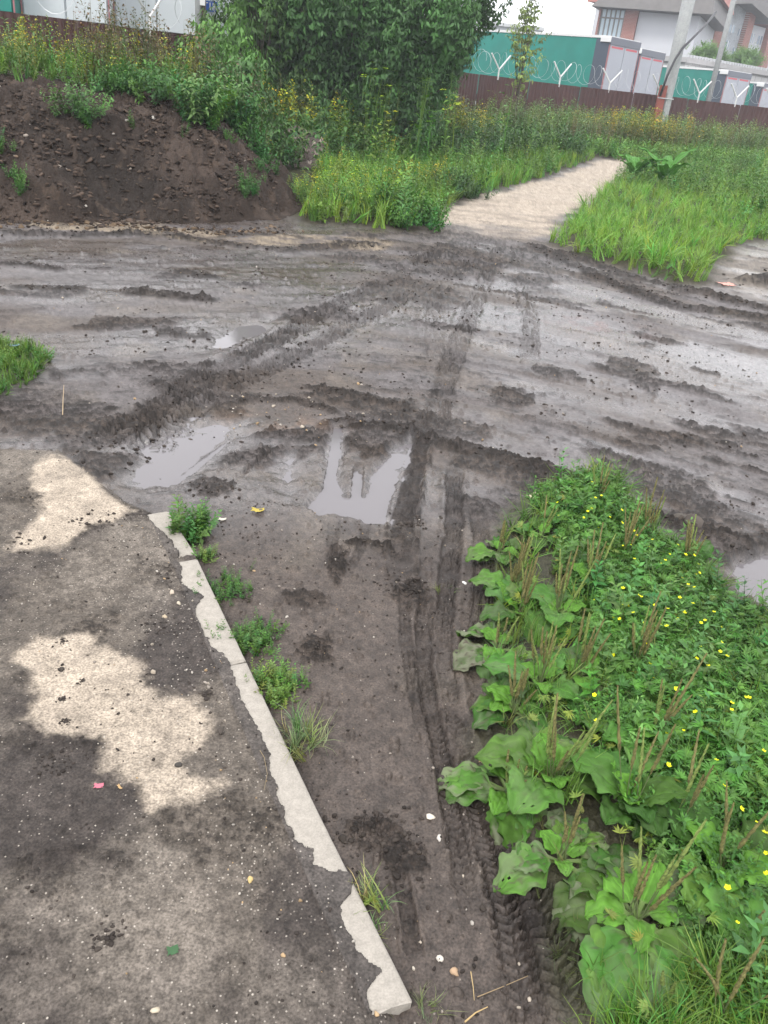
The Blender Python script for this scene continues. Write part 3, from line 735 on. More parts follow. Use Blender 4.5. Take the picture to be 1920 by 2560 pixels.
for i in range(int((sC - sB) / .9 * 14)):
    s = sB + i * .9 / 14; p, e = fpt(s); a = i * 2 * math.pi / 14; r = .30
    nrm = np.array([e[1], -e[0]]); q = p - F0 + nrm * r * math.cos(a); pts.append((q[0], q[1], FTOP + .36 + r * math.sin(a)))
Geo().tube(pts, .005, 3).build('razor_wire_coil', STEEL, fence)

def trailer(corner, side, label, name='truck_trailer', curtain=GREEN, doors=GREYP, length=13.6, top=None, W=2.5, plate=False, bars=False, trim=True):
    """corner = near rear top corner; side = +x local runs along the rear face, +y local along the side"""
    t = empty(name, (corner[0], corner[1], 0), math.atan2(side[1], side[0]))
    tag(t, label, 'trailer', 'lorry trailers parked behind the fence'); T = top or corner[2]; B = T - 2.8
    Geo().box((.0, .06, B), (W, length, T - .06)).build('cargo_body', curtain, t)
    Geo().box((-.015, -.0, B), (W + .015, .058, B + .12)).build('rear_sill', DARKM, t)
    for k in (0, 1):
        d = Geo().box((.05 + k * (W / 2 - .03), .0, B + .125), (W / 2 - .02 + k * (W / 2 - .03), .055, T - .30)).build('rear_door', doors, t, .008)
        if bars:
            for j in (.32, .85):
                Geo().tube([(.05 + k * 1.2 + j, -.02, B + .14), (.05 + k * 1.2 + j, -.02, T - .32)], .018, 6).build('lock_bar', STEEL, d)
        Geo().box((.14 + k * 1.22, -.004, T - .42), (1.08 + k * 1.22, -.001, T - .34)).build('red_reflector', REDM, d)
    Geo().box((-.01, -.0, B + .121), (.02, .058, T - .30)).build('door_frame', REDM2 if trim else STEEL, t)
    Geo().box((W - .02, 0, B + .121), (W + .01, .058, T - .30)).build('door_frame', REDM2 if trim else STEEL, t)
    Geo().box((-.02, -.02, T - .295), (W + .02, .058, T)).build('rear_header', NAVY2 if trim else WTRIM, t)
    g = Geo().box((-.03, .06, T - .058), (W + .03, length, T + .04))
    for i in range(12): g.box((-.045, 1 + i * 1.05, T - .07), (-.032, 1.06 + i * 1.05, T + .05))
    g.build('roof_rail', WTRIM, t)
    if curtain is not WHITEP:
        Geo().box((-.02, .06, B), (-.002, .75, T - .09)).build('corner_pillar', NAVY, t)
        Geo().box((-.10, -.04, T - .22), (-.05, .50, T - .0)).build('roof_box', WTRIM, t, .02)
    Geo().box((.35, .4, B - .35), (2.15, length - .3, B - .002)).build('chassis', DARKM, t)
    for y in (1.6, 2.9, 4.2):
        for x in (.05, 2.15):
            g = Geo(); g.tube([(x, y, B - .62), (x + .3, y, B - .62)], .5, 20); g.tube([(x - .01, y, B - .62), (x + .31, y, B - .62)], .26, 12)
            g.build('wheel', RUBBER, t)
    if plate:
        pl = Geo().box((.04, -.03, B + plate), (.47, -.012, B + plate + .24)).build('plate', BLUE, t)
        cu = bpy.data.curves.new('plate_lettering', 'FONT'); cu.body = 'TIR'; cu.size = .25; cu.extrude = .002; cu.align_x = 'CENTER'; cu.space_character = 1.12
        cu.materials.append(WTRIM); to = bpy.data.objects.new('plate_lettering', cu); COL.objects.link(to)
        dg = bpy.context.evaluated_depsgraph_get(); me = bpy.data.meshes.new_from_object(to.evaluated_get(dg)); bpy.data.objects.remove(to)
        to = bpy.data.objects.new('plate_lettering', me); COL.objects.link(to)
        to.parent = pl; to.location = (.255, -.033, B + plate + .035); to.rotation_euler = (math.pi / 2, 0, 0)
        for (x, z, c) in ((.12, 1.42, BLUE), (.12, 1.28, BLUE), (.24, 1.40, REDM), (.23, 1.27, REDM)):
            s = Geo().tube([(x, -.006, B + z), (x, -.001, B + z)], .055, 8).build('sticker', c, t)
    return t
def rear_at(pxa, pxb, yy, Y, e=None, W=2.5):   # corner, direction and width of a rear face spanning two photo columns
    a = D(pxa, yy, Y); best = None
    for k in range(900):
        Yb = Y + k * .005 if e is None else Y + (k - 450) * .01
        q = D(pxb, yy + (pxb - pxa) * .108, Yb); v = (q - a)[:2]; L_ = np.hypot(*v)
        err = abs(L_ - W) if e is None else abs(v[0] / L_ * e[1] - v[1] / L_ * e[0])
        if best is None or err < best[0]: best = (err, v / L_, L_)
    return a, best[1], (W if e is None else best[2])
for pa, pb, yy, Y, lb in ((1530, 1604, 92, 42, 'nearest green curtain trailer with grey rear doors and white roof edge'),
                          (1606, 1665, 122, 47.5, 'trailer showing only its grey rear doors, tucked behind the nearest green trailer'),
                          (1822, 1881, 176, 55, 'farther green trailer with grey doors, just right of the slim pole'),
                          (1912, 1965, 208, 61, 'farthest green trailer, cut by the right edge')):
    a, e, W_ = rear_at(pa, pb, yy, Y)
    trailer(a, e, lb, length=13.6 if pa != 1606 else 12)
TOPW = 4.75; ev_ = np.array([.965, .262])
for pa, pb, Y, lb, kw in ((57, 276, 21.5, 'leftmost white refrigerated trailer, seen from behind above the soil heap', {}),
                          (286, 498, 23.2, 'white refrigerated trailer seen from behind, left of the concrete pole', {}),
                          (501, 716, 25.4, 'white trailer with a blue plate and steel door bars, beside the bush', dict(plate=.75, bars=True))):
    a, e, W_ = rear_at(pa, pb, 60, Y, ev_)
    tr = trailer(a, e, lb, 'refrigerated_trailer', WHITEP, WHITEP, trim=not kw, top=TOPW, W=W_, **kw)
a, e, W_ = rear_at(-190, 42, 60, 20.2, ev_)
trailer(a, e, 'green trailer cut by the left edge of the picture', 'truck_trailer', GREEN, GREEN, top=TOPW, W=W_)

# poles
def pole_line(xt, yt, xb, yb, Y):   # vertical line at depth Y through a photo point
    return D(xb, yb, Y)
b1 = D(1652, 330, 36.0); tg = empty('utility_pole', (b1[0], b1[1], 0)); tag(tg, 'thick pale concrete pole with a red brown stub post at its foot', 'pole')
gz = float(base_h(b1[0], b1[1]))
Geo().tube([(0.02, 0, gz - .3), (0.0, 0, 2.1)], .13, 10, .14).build('pole_foot', POLEM, tg, smooth=False)
Geo().tube([(-.02, .28, gz + .2), (-.02, .28, 2.4), (-.02, .28, 9)], .22, 12, .24).build('pole_shaft', POLEM, tg, smooth=True)
Geo().box((-.42, -.12, gz - .2), (-.16, .1, 2.35)).build('stub_post', simple('rusty_red', (.22, .06, .045), .7, 0, .3, 5), tg)
g = Geo(); [g.box((-.45, -.16, z), (.16, -.13, z + .03)) for z in (.9, 1.9)]; g.build('strap', STEEL, tg)
def dl(x, y, Y): p = D(x, y, Y); return (p[0] - b1[0], p[1] - b1[1], p[2])
Geo().tube([dl(1650, 240, 35.8), dl(1668, 190, 35.7), dl(1688, 148, 35.8), dl(1705, 122, 35.9), dl(1735, 92, 36.4), dl(1768, 58, 38), dl(1790, 30, 38.8)], .045, 6).build('cable', DARKM, tg, smooth=True)
b2 = D(1668, 230, 38.5); o = Geo().tube([(0, 0, 0), (0, 0, 8)], .045, 6).build('thin_mast', simple('mast_red', (.25, .09, .09), .5), None); o.location = (b2[0], b2[1], 0.2)
tag(o, 'thin red brown mast just left of the thick concrete pole', 'mast')
b3 = D(1770, 255, 47); o = Geo().tube([(0, 0, 0), (0, 0, 5), (0, 0, 10)], .15, 8, .11).build('lighting_pole', POLEM, None, smooth=True); o.location = (b3[0], b3[1], .2)
tag(o, 'slimmer grey pole behind the fence, right of the thick pole', 'pole')
b4 = D(503, 150, 20.9); t4 = empty('utility_pole', (b4[0], b4[1], 0)); tag(t4, 'grey pole with a maroon steel strip, between the white trailers', 'pole')
Geo().tube([(-.04, 0, 0), (-.04, 0, 7)], .085, 10).build('pole_shaft', POLEM, t4, smooth=True)
Geo().box((.045, -.07, 0), (.105, .05, 7)).build('steel_strip', MAROON, t4)
Geo().box((.01, -.12, 2.6), (.12, -.071, 2.85)).build('junction_box', WTRIM, t4)

# buildings
WALLW = simple('white_render', (.48, .49, .52), .8, 0, .06, .5)
BRICK = bricks('red_brick', (.26, .09, .07), (.22, .08, .06), (.4, .3, .27), .3, .1)
WBRICK = bricks('pale_blocks', (.50, .49, .48), (.42, .41, .41), (.28, .27, .27), .9, .4)
GLASSM = simple('window_glass', (.20, .26, .32), .15, 0, .1, 1, .8)
PANEM = simple('glazing', (.34, .44, .50), .15, 0, .15, 1.5, .8)
ROOFR = simple('red_roof', (.33, .12, .095), .7, 0, .15, 1.5)
EAVE = simple('eave_boards', (.17, .16, .155), .8, 0, .2, 2)
def pz(x, y, Y): return D(x, y, Y)
Y0 = 88.0
bA = D(1487, 100, Y0); e1 = D(1730, 126, Y0 - 3.3); ex = (e1 - bA)[:2]; WA = float(np.hypot(*ex)); ex = ex / WA
B = empty('apartment_building', (bA[0], bA[1], 0), math.atan2(ex[1], ex[0])); tag(B, 'white gable ended building with a glazed bay and brick strip, beyond the trailers', 'building')
sc = WA / 243.0
def lx(px): return (px - 1487) * sc
HT = float(D(1570, 30, Y0)[2])
Geo().box((lx(1585), 0, 0), (WA, 14, HT)).build('wall', WALLW, B)
Geo().box((lx(1552), -.35, 0), (lx(1584), 13.8, HT + .1)).build('brick_strip', BRICK, B)
gb = Geo().box((lx(1492), -.15, 1), (lx(1551), 12, HT + .0)).build('glazed_bay', PANEM, B)
g = Geo()
for i in range(6): g.box((lx(1492 + i * 11.4), -.22, 1), (lx(1492 + i * 11.4) + .12, -.152, HT))
for j in range(7): g.box((lx(1492), -.26, 2 + j * 1.55), (lx(1551), -.222, 2.12 + j * 1.55))
g.build('glazing_bars', EAVE, gb)
Geo().box((lx(1532), -.25, HT - 3.6), (lx(1539), -.223, HT - 2.5)).build('open_pane', NAVY, gb)
Geo().box((lx(1487), -.4, 0), (lx(1491.6), 12, HT)).build('brick_corner', BRICK, B)
xa, xb = lx(1472), WA + 1.2
Geo().prism([(xa, HT + .05), (xb, HT + .05), (xb - .3, HT + 1.9), (xa + 2.9, HT + 2.6), (xa + 2.4, HT + 2.2)], -1.6, 15).build('roof', EAVE, B)
Geo().prism([(xa + 2.0, HT + 2.05), (xb + .2, HT + 1.5), (xb - 1, HT + 6), (xa + 6, HT + 6)], -1.2, 14.6).build('upper_roof', ROOFR, B)
# stepped wing to the right
bB = D(1722, 100, 97); e2 = D(1960, 126, 112); ex2 = (e2 - bB)[:2]; WB = float(np.hypot(*ex2)); ex2 = ex2 / WB
B2 = empty('apartment_building', (bB[0], bB[1], 0), math.atan2(ex2[1], ex2[0])); tag(B2, 'long white and brick wing with many windows and red roofs, behind the poles', 'building')
sb = WB / 238.0
def l2(px): return (px - 1722) * sb
def hz(px, y):                      # height on the wing's face at a photo point
    f = (px - 1722) / 238.0; Yd = 97 + 15 * f
    return float(D(px, y, Yd)[2])
HB = hz(1740, 14)
Geo().box((0, 0, 0), (l2(1762), 12, HB)).box((l2(1845.3), 0, 0), (l2(1895), 12, hz(1870, 62))).box((l2(1913.3), 0, 0), (WB + 12, 12, hz(1915, 60))).build('wall', WALLW, B2)
Geo().box((l2(1762.3), -.6, 0), (l2(1784), 12, HB + .3)).box((l2(1829.3), -.8, 0), (l2(1845), 12, hz(1835, 5))).box((l2(1895.3), -.6, 0), (l2(1913), 12, hz(1905, 58))).build('brick_strip', BRICK, B2)
bay = Geo().box((l2(1784.3), -.3, 0), (l2(1829), 11, hz(1800, 8))).build('stair_bay', concrete('bay_panels', (.33, .35, .37), scale=1.2, var=.35), B2)
for (x0, y0, x1, y1) in ((1722, 42, 1733, 68), (1744, 50, 1757, 75), (1719, 97, 1727, 120), (1735, 100, 1750, 124), (1846, 80, 1854, 102), (1862, 82, 1871, 106), (1881, 88, 1892, 110),
                         (1838, 128, 1846, 148), (1872, 133, 1884, 152), (1798, 60, 1812, 80), (1800, 100, 1808, 122), (1822, 70, 1828, 88), (1820, 118, 1828, 140), (1788, 115, 1798, 128)):
    xm = (x0 + x1) / 2; off = -.33 if 1784 < xm < 1829 else (-.83 if 1829 < xm < 1845 else -.03)
    w = Geo().box((l2(x0), off, hz(xm, y1)), (l2(x1), off + .025, hz(xm, y0))).build('window', GLASSM, B2)
    Geo().box((l2(xm) - .06, off - .03, hz(xm, y1) + .01), (l2(xm) + .06, off - .003, hz(xm, y0) - .01)).build('window_frame', WTRIM, w)
Geo().prism([(l2(1722) - .5, HB + .02), (l2(1762), HB + .02), (l2(1790), HB + 3), (l2(1722), HB + 3)], -.9, 13).build('roof', ROOFR, B2)
Geo().prism([(l2(1757), HB + .4), (l2(1800), hz(1800, 4)), (l2(1872), hz(1872, 58)), (l2(1880), hz(1880, 52)), (l2(1862), hz(1862, 0)), (l2(1850), hz(1850, -30)), (l2(1790), hz(1790, -30))], -2.0, 12.5).build('gable_roof', EAVE, B2)
Geo().prism([(l2(1873), hz(1873, 61)), (l2(1925), hz(1925, 40)), (l2(1990), hz(1990, 40)), (l2(1990), hz(1990, 0)), (l2(1925), hz(1925, 18)), (l2(1868), hz(1868, 16))], -.9, 12.4).build('side_roof', ROOFR, B2)
# low block building with a corrugated parapet
bC = D(1712, 160, 66); e3 = D(1990, 190, 76); ex3 = (e3 - bC)[:2]; WC = float(np.hypot(*ex3)); ex3 = ex3 / WC
B3 = empty('block_building', (bC[0], bC[1], 0), math.atan2(ex3[1], ex3[0])); tag(B3, 'low pale block building with a corrugated grey parapet, behind the farther trailer', 'building')
hc = float(D(1760, 163, 67)[2])
Geo().box((0, 0, 0), (WC, 8, hc)).build('wall', WBRICK, B3)
Geo().box((-.2, -.2, hc + .002), (WC + .2, 8.2, hc + .32)).build('parapet', simple('parapet_grey', (.33, .32, .32), .8, 0, .2, 2), B3)
g = Geo(); [g.box((x, -.15, hc + .325), (x + .16, 0.3, hc + .5)) for x in np.arange(-.1, WC, .36)]; g.build('corrugated_edge', STEEL, B3)
bD = D(1150, 68, 75); o = Geo().box((0, 0, 0), (6.4, 8, bD[2] + .35)).build('warehouse', WALLW, None); o.location = (bD[0], bD[1], 0)
tag(o, 'flat roofed pale building just showing above the nearest green trailer', 'building')
Geo().box((-.2, -.2, bD[2] + .352), (6.6, 8.2, bD[2] + .6)).build('roof', STEEL, o)
# ------------------------------------------------------------------ plants
def leaf_mat(name, rough=.55, trans=.16, bump=0, spec=.35):
    m, nt, b = new_mat(name); L = nt.links.new
    at = N(nt, 'ShaderNodeAttribute', attribute_name='col'); L(at.outputs['Color'], b.inputs['Base Color'])
    b.inputs['Roughness'].default_value = rough; b.inputs['Specular IOR Level'].default_value = spec
    tr = N(nt, 'ShaderNodeBsdfTranslucent'); mx = N(nt, 'ShaderNodeMixShader'); mx.inputs[0].default_value = trans
    sc_ = N(nt, 'ShaderNodeVectorMath', operation='MULTIPLY'); sc_.inputs[1].default_value = (1.5, 1.6, .8); L(at.outputs['Color'], sc_.inputs[0]); L(sc_.outputs['Vector'], tr.inputs['Color'])
    out = nt.nodes['Material Output']; L(b.outputs[0], mx.inputs[1]); L(tr.outputs[0], mx.inputs[2]); L(mx.outputs[0], out.inputs['Surface'])
    if bump:
        tc = N(nt, 'ShaderNodeTexCoord'); n1 = N(nt, 'ShaderNodeTexNoise', Scale=90.0, Detail=3.0); L(tc.outputs['Object'], n1.inputs['Vector'])
        bp = N(nt, 'ShaderNodeBump', Strength=.5, Distance=.004); L(n1.outputs['Fac'], bp.inputs['Height']); L(bp.outputs['Normal'], b.inputs['Normal'])
    return m
LEAF = leaf_mat('leaf_surface'); BIGLEAF = leaf_mat('broad_leaf_surface', .6, .12, 1, .16); PETAL = leaf_mat('petal_surface', .6, .3); STALK = leaf_mat('stalk_surface', .8, .0)
BARK, _nt, _b = new_mat('bark'); _b.inputs['Base Color'].default_value = (.07, .055, .04, 1); _b.inputs['Roughness'].default_value = .9
rng = np.random.RandomState(11)
class T:                            # template or merged plant: verts, quads, colour multiplier, tint class (0 leaf, 1 stem, 2 flower)
    def __init__(s, v=None, q=None, c=None): s.v = [] if v is None else v; s.q = [] if q is None else q; s.c = [] if c is None else c
    def add(s, v, q, c):
        k = sum(len(a) for a in s.v); s.v.append(np.asarray(v, float)); s.q.append(np.asarray(q, int) + k); s.c.append(np.asarray(c, float) if np.ndim(c) == 2 else np.tile(c, (len(v), 1))); return s
    def done(s): return np.vstack(s.v), np.vstack(s.q), np.vstack(s.c)
def rotm(yaw, pitch=0, roll=0):
    cy, sy, cp, sp, cr, sr = math.cos(yaw), math.sin(yaw), math.cos(pitch), math.sin(pitch), math.cos(roll), math.sin(roll)
    return np.array([[cy, -sy, 0], [sy, cy, 0], [0, 0, 1]]) @ np.array([[1, 0, 0], [0, cp, -sp], [0, sp, cp]]) @ np.array([[cr, 0, sr], [0, 1, 0], [-sr, 0, cr]])
def blade(L=1, w=.03, bend=.6, seg=4, fold=0):      # grows up +z, leans to +y
    v = []; y = z = 0.0
    for i in range(seg + 1):
        t = i / seg; a = bend * t * 1.5; ww = w * (1 - t ** 2.2) * .5 + .0005
        v += [(-ww, y, z), (ww, y, z)]; y += math.sin(a) * L / seg; z += math.cos(a) * L / seg
    q = [(2 * i, 2 * i + 1, 2 * i + 3, 2 * i + 2) for i in range(seg)]
    return np.array(v), np.array(q)
def leaflet(L=1, w=.35, droop=.3, fold=.15):        # lies along +y
    v = np.array([(0, 0, 0), (-w * .5, L * .4, fold * w), (0, L * .42, -.02 * L), (w * .5, L * .4, fold * w), (0, L, -droop * L)])
    return v, np.array([(0, 2, 1, 1), (0, 3, 2, 2), (1, 2, 4, 4), (2, 3, 4, 4)])
def leaflet2(L=1, w=.35, droop=.3, fold=.15):       # two quads folded on the midrib
    v = np.array([(0, 0, 0), (-w * .5, L * .45, fold * w - droop * L * .2), (0, L, -droop * L), (w * .5, L * .45, fold * w - droop * L * .2), (0, L * .45, -droop * .25 * L)])
    return v, np.array([(0, 4, 2, 1), (0, 3, 2, 4)])
def inst(tmpl, pos, R3, sc, col, out):
    v, q, c = tmpl; n = len(pos)
    V = np.einsum('nij,vj->nvi', R3, v) * sc[:, None, None] + pos[:, None, :]
    C = c[None] * col[:, None, :]
    Q = q[None] + (np.arange(n) * len(v))[:, None, None]
    out.add(V.reshape(-1, 3), Q.reshape(-1, 4), C.reshape(-1, 3))
def rots(n, tilt=.25):
    return np.array([rotm(a, p, r) for a, p, r in zip(rng.rand(n) * 6.283, rng.randn(n) * tilt, rng.randn(n) * tilt)])
def finish(t, name, mat=None, parent=None, origin=None):
    v, q, c = t.done(); o_ = np.zeros(3) if origin is None else np.asarray(origin, float)
    tri = q[:, 2] == q[:, 3]
    o = mesh_np(name, v - o_, quads=q[~tri] if (~tri).any() else None, tris=q[tri][:, :3] if tri.any() else None, mats=[mat or LEAF], parent=parent, attrs=dict(col=np.clip(c, 0, 1)))
    if not parent: o.location = o_
    return o
# --- templates (height 1)
G1 = np.array([1.0, 1, 1])
def t_tuft(nb=12, w=.035, bend=.9, spread=.06):
    t = T()
    for i in range(nb):
        v, q = blade(.55 + .5 * rng.rand(), w * (.7 + .6 * rng.rand()), bend * (.2 + rng.rand()), 4)
        v = v @ rotm(rng.rand() * 6.28, 0).T + [rng.randn() * spread, rng.randn() * spread, 0]
        t.add(v, q, G1 * (.7 + .6 * rng.rand()) * [1 + .3 * rng.rand(), 1, 1])
    return t.done()
def t_weed(nl=26, ll=.2, lw=.3, up=.5, stemw=.012, flowers=0, fcol=(4, 2.6, .5), droop=.4, base=.05):
    t = T(); v, q = blade(1, stemw, .12, 5); t.add(v, q, (1.1, .9, .8)); v2 = v[:, [1, 0, 2]]; t.add(v2, q, (1.1, .9, .8))
    for i in range(nl):
        h = base + (1 - base) * (i + rng.rand()) / nl; L = ll * (1.15 - .75 * h) * (.7 + .6 * rng.rand())
        v, q = leaflet2(L, lw * L, droop * rng.rand())
        v = v @ rotm(i * 2.4 + rng.rand(), up * (.6 + .8 * rng.rand())).T + [0, .1 * h * h, h * .97]
        t.add(v, q, G1 * (.7 + .6 * rng.rand()) * (.85 + .3 * h))
    for i in range(flowers):
        h = .6 + .42 * rng.rand(); a = rng.rand() * 6.28; r = (1.08 - h) * .35 * rng.rand() ** .5; s = .007 + .008 * rng.rand()
        p = np.array([math.cos(a) * r, math.sin(a) * r + .08, h])
        v = np.array([(-s, -s, 0), (s, -s, s * .5), (s, s, 0), (-s, s, s * .5)]) @ rotm(a, .5 * rng.randn()).T + p
        t.add(v, np.array([(0, 1, 2, 3)]), np.array(fcol) * (.8 + .4 * rng.rand()))
    return t.done()
def t_bushy(nst=7, nl=16, ll=.22, lw=.5):
    t = T()
    for k in range(nst):
        a = rng.rand() * 6.28; lean = .15 + .5 * rng.rand(); H = .6 + .4 * rng.rand()
        for i in range(nl):
            h = H * (.12 + .88 * (i + rng.rand()) / nl); c = np.array([math.cos(a) * lean * h, math.sin(a) * lean * h, h])
            L = ll * (.6 + .6 * rng.rand()); v, q = leaflet2(L, lw * L, .5 * rng.rand(), .25)
            v = v @ rotm(rng.rand() * 6.28, .3 + .5 * rng.randn()).T + c
            t.add(v, q, G1 * (.7 + .65 * rng.rand()))
    return t.done()
def t_palm(L=.5):                   # buttercup-like divided leaf on a stalk
    t = T(); H = .5 + .5 * rng.rand(); v, q = blade(H, .015, .3, 3); t.add(v, q, G1 * .8); tip = v[-1]
    for k in range(5):
        a = (k - 2) * .62 + .1 * rng.randn()
        for da, l2 in ((-.22, .8), (.0, 1), (.24, .8)):
            v, q = leaflet2(L * l2 * (.8 if abs(k - 2) == 2 else 1), .17 * L, .2 * rng.rand())
            v = v @ rotm(a + da, -.1 + .3 * rng.randn()).T + tip; t.add(v, q, G1 * (.8 + .4 * rng.rand()))
    return t.done()
def t_flower():
    t = T(); v, q = blade(1, .012, .15, 3); t.add(v, q, (.6, .5, .4)); tip = v[-1]
    for k in range(5):
        L = .045; v = np.array([(0, 0, 0), (-.021, L * .6, .012), (0, L, .025), (.021, L * .6, .012)]) @ rotm(k * 1.257, 0).T + tip
        t.add(v, np.array([(0, 3, 2, 1)]), (7.5, 3.1, .35))
    return t.done()
TUFT = [t_tuft() for _ in range(6)]; TUFTL = [t_tuft(12, .022, 1.3, .05) for _ in range(6)]
WEED = [t_weed(30, .22, .28) for _ in range(4)]; WEEDY = [t_weed(26, .16, .3, .6, .012, 20, (3.6, 2.3, .5)) for _ in range(4)]
WEEDB = [t_weed(20, .12, .3, .9, .014, 26, (1.9, 1.2, 1.5)) for _ in range(3)]; BUSHY = [t_bushy(8, 18, .13, .45) for _ in range(5)]; BUSHF = [t_bushy(6, 13, .15, .45) for _ in range(5)]
UMB = []
for _ in range(3):
    t = T(); v, q, c = t_weed(10, .2, .4, .3); t.add(v, q, c)
    for k in range(6):
        a = rng.rand() * 6.28; h = .75 + .3 * rng.rand(); p = np.array([.14 * math.cos(a), .14 * math.sin(a) + .1, h])
        for j in range(7):
            b_ = rng.rand(2) * .07 - .035; s = .009
            t.add(np.array([(-s, -s, 0), (s, -s, 0), (s, s, 0), (-s, s, 0)]) + p + [b_[0], b_[1], 0], np.array([(0, 1, 2, 3)]), (4.2, 2.9, .5))
        v, q = blade(.25, .008, .1, 1); t.add(v + p - [0, 0, .25], q, (.9, .8, .7))
    UMB.append(t.done())
KN = [t_weed(22, .26, .42, .5, .014, droop=.3) for _ in range(4)]
PALM = [t_palm(.27) for _ in range(6)]; FLOW = [t_flower() for _ in range(2)]
CLR = np.array([D(665, 300, 17.6)[:2], D(820, 300, 17.6)[:2], D(800, 300, 12.0)[:2], D(655, 300, 12.0)[:2]])
def sample(poly, n, cond=None):
    lo = poly.min(0); hi = poly.max(0); P = np.zeros((0, 2))
    while len(P) < n:
        p = lo + rng.rand(n * 3, 2) * (hi - lo); k = (sdpoly(p[:, 0], p[:, 1], poly) < 0) & (sdpoly(p[:, 0], p[:, 1], CLR) > 0)
        if cond is not None: k &= cond(p[:, 0], p[:, 1])
        P = np.vstack([P, p[k]])
    return P[:n]
def scatter(out, tm, P, h0, h1, col, tilt=.2, zf=base_h, sink=.01, cv=.25, hue=.2):
    n = len(P); z = zf(P[:, 0], P[:, 1]) - sink
    k = rng.randint(len(tm), size=n); sc = (h0 + (h1 - h0) * rng.rand(n)) * (.62 + .72 * fbm(P[:, 0] * 1.1 + 5, P[:, 1] * 1.1, 6, 3))
    patch = .75 + .5 * fbm(P[:, 0] * 1.7, P[:, 1] * 1.7, 3, 3)
    C = np.array(col)[None] * (patch * (1 + cv * rng.randn(n) * .6))[:, None] * np.stack([1 + hue * rng.randn(n), np.ones(n), 1 + hue * rng.randn(n)], 1)
    R3 = rots(n, tilt)
    for j in range(len(tm)):
        m = k == j
        if m.any(): inst(tm[j], np.stack([P[m, 0], P[m, 1], z[m]], 1), R3[m], sc[m], np.clip(C[m], .004, 1), out)
soilz = lambda x, y: base_h(x, y) + np.clip(mound_h(x, y), 0, None)
GR = (.082, .180, .030); GB = (.115, .245, .034); GD = (.052, .115, .026); GY = (.125, .180, .034); GO = (.082, .115, .040)

# --- verge left of the far path
nearC = lambda x, y: (y < 34) & ~((x < -1.2) & (y < 12.2) & (sdpoly(x, y, MOUND) < .1)) & (x > -9)
VL = VERGE_L
o = T(); P = sample(VL, 9000, lambda x, y: nearC(x, y) & (rng.rand(len(x)) < np.clip(14 / y, 0, 1) ** 1.5)); scatter(o, TUFT, P, .18, .40, GB, .25)
tag(finish(o, 'grass'), 'bright green grass between the soil heap and the pale path', 'grass', kind='stuff')
o = T(); P = sample(VL, 2300, lambda x, y: nearC(x, y) & (fbm(x, y, 5, 2) > .42)); scatter(o, BUSHF, P, .18, .42, GR)
P = sample(VL, 700, lambda x, y: nearC(x, y) & (fbm(x * 1.2, y * 1.2, 2, 2) > .5) & (y < 24)); scatter(o, WEED, P, .35, .8, GR)
P = sample(VL, 500, lambda x, y: nearC(x, y) & (y < 20) & (fbm(x * .9, y * .9, 1, 2) > .5)); scatter(o, WEEDY, P, .3, .65, GY)
q_ = np.array([G(700, 520)[:2], G(960, 560)[:2], G(960, 470)[:2], G(740, 440)[:2]]); P = sample(q_, 200); scatter(o, WEEDY, P, .25, .42, (.10, .20, .035)); P = sample(q_, 260); scatter(o, WEED, P, .2, .42, (.10, .21, .035))
for (px, py, Y, n, h) in ((1000, 300, 18, 9, 1.5), (1060, 270, 19, 8, 1.7), (1100, 300, 20, 8, 1.3), (900, 330, 17, 6, 1.1), (1180, 330, 22, 6, 1.2)):
    c = D(px, py, Y)[:2]; scatter(o, UMB, c + rng.randn(n, 2) * [.6, .5], h * .75, h * 1.1, GR, .08)
tag(finish(o, 'weeds'), 'mixed leafy weeds with yellow flower dots between heap and path', 'weeds', kind='stuff')
# --- verge right of the far path
VR = VERGE_R
cr = lambda x, y: (y < 36) & (sdpoly(x, y, BARE_R) > .1) & (x < 24)
o = T(); P = sample(VR, 11000, lambda x, y: cr(x, y) & (rng.rand(len(x)) < np.clip(12 / y, 0, 1) ** 1.8)); scatter(o, TUFTL, P, .20, .40, (.125, .275, .04), .40)
tag(finish(o, 'grass'), 'long bright lush grass leaning over the right side of the pale path', 'grass', kind='stuff')
o = T(); P = sample(VR, 3200, lambda x, y: cr(x, y) & (y < 34) & ((x > 5.0) | (y > 17)) & (fbm(x * .7, y * .7, 5, 2) > .35)); scatter(o, BUSHF, P, .2, .5, GR)
P = sample(VR, 900, lambda x, y: cr(x, y) & (x > .30 * y + 1.3) & (y < 30) & (y > 11)); scatter(o, WEED, P, .4, .95, GR)
P = sample(VR, 800, lambda x, y: cr(x, y) & (x > .33 * y + 1.2) & (y < 30)); scatter(o, WEEDY, P, .4, .9, GY)
tag(finish(o, 'weeds'), 'tall weeds with yellow flowers at the right edge beyond the grass', 'weeds', kind='stuff')
# --- tall dull weeds along the fence
def fence_pts(s0, s1, n, d0, d1):
    r = []
    for _ in range(n):
        p, e = fpt(s0 + (s1 - s0) * rng.rand()); r.append(p + np.array([e[1], -e[0]]) * (d0 + (d1 - d0) * rng.rand()))
    return np.array(r)
o = T(); sR = on_fence(1190)[0]
P = fence_pts(sR - 2, FL - 8, 2200, .3, 4.5); scatter(o, WEED, P, .45, 1.2, (.10, .17, .045), .12)
P = fence_pts(sR - 2, FL - 8, 800, .5, 6.0); scatter(o, WEEDB, P,   .5, 1.0, (.10, .115, .052), .12)
P = fence_pts(sR - 2, FL - 8, 1500, 4.0, 8.0); scatter(o, BUSHF, P, .25, .5, (.11, .22, .036), .12)
c = D(1590, 300, 31)[:2]; scatter(o, WEEDY, c + rng.randn(170, 2) * [1.1, .8], .7, 1.3, (.11, .14, .03), .1)
tag(finish(o, 'weeds'), 'tall brownish green weeds standing along the fence right of the bush', 'weeds', kind='stuff')
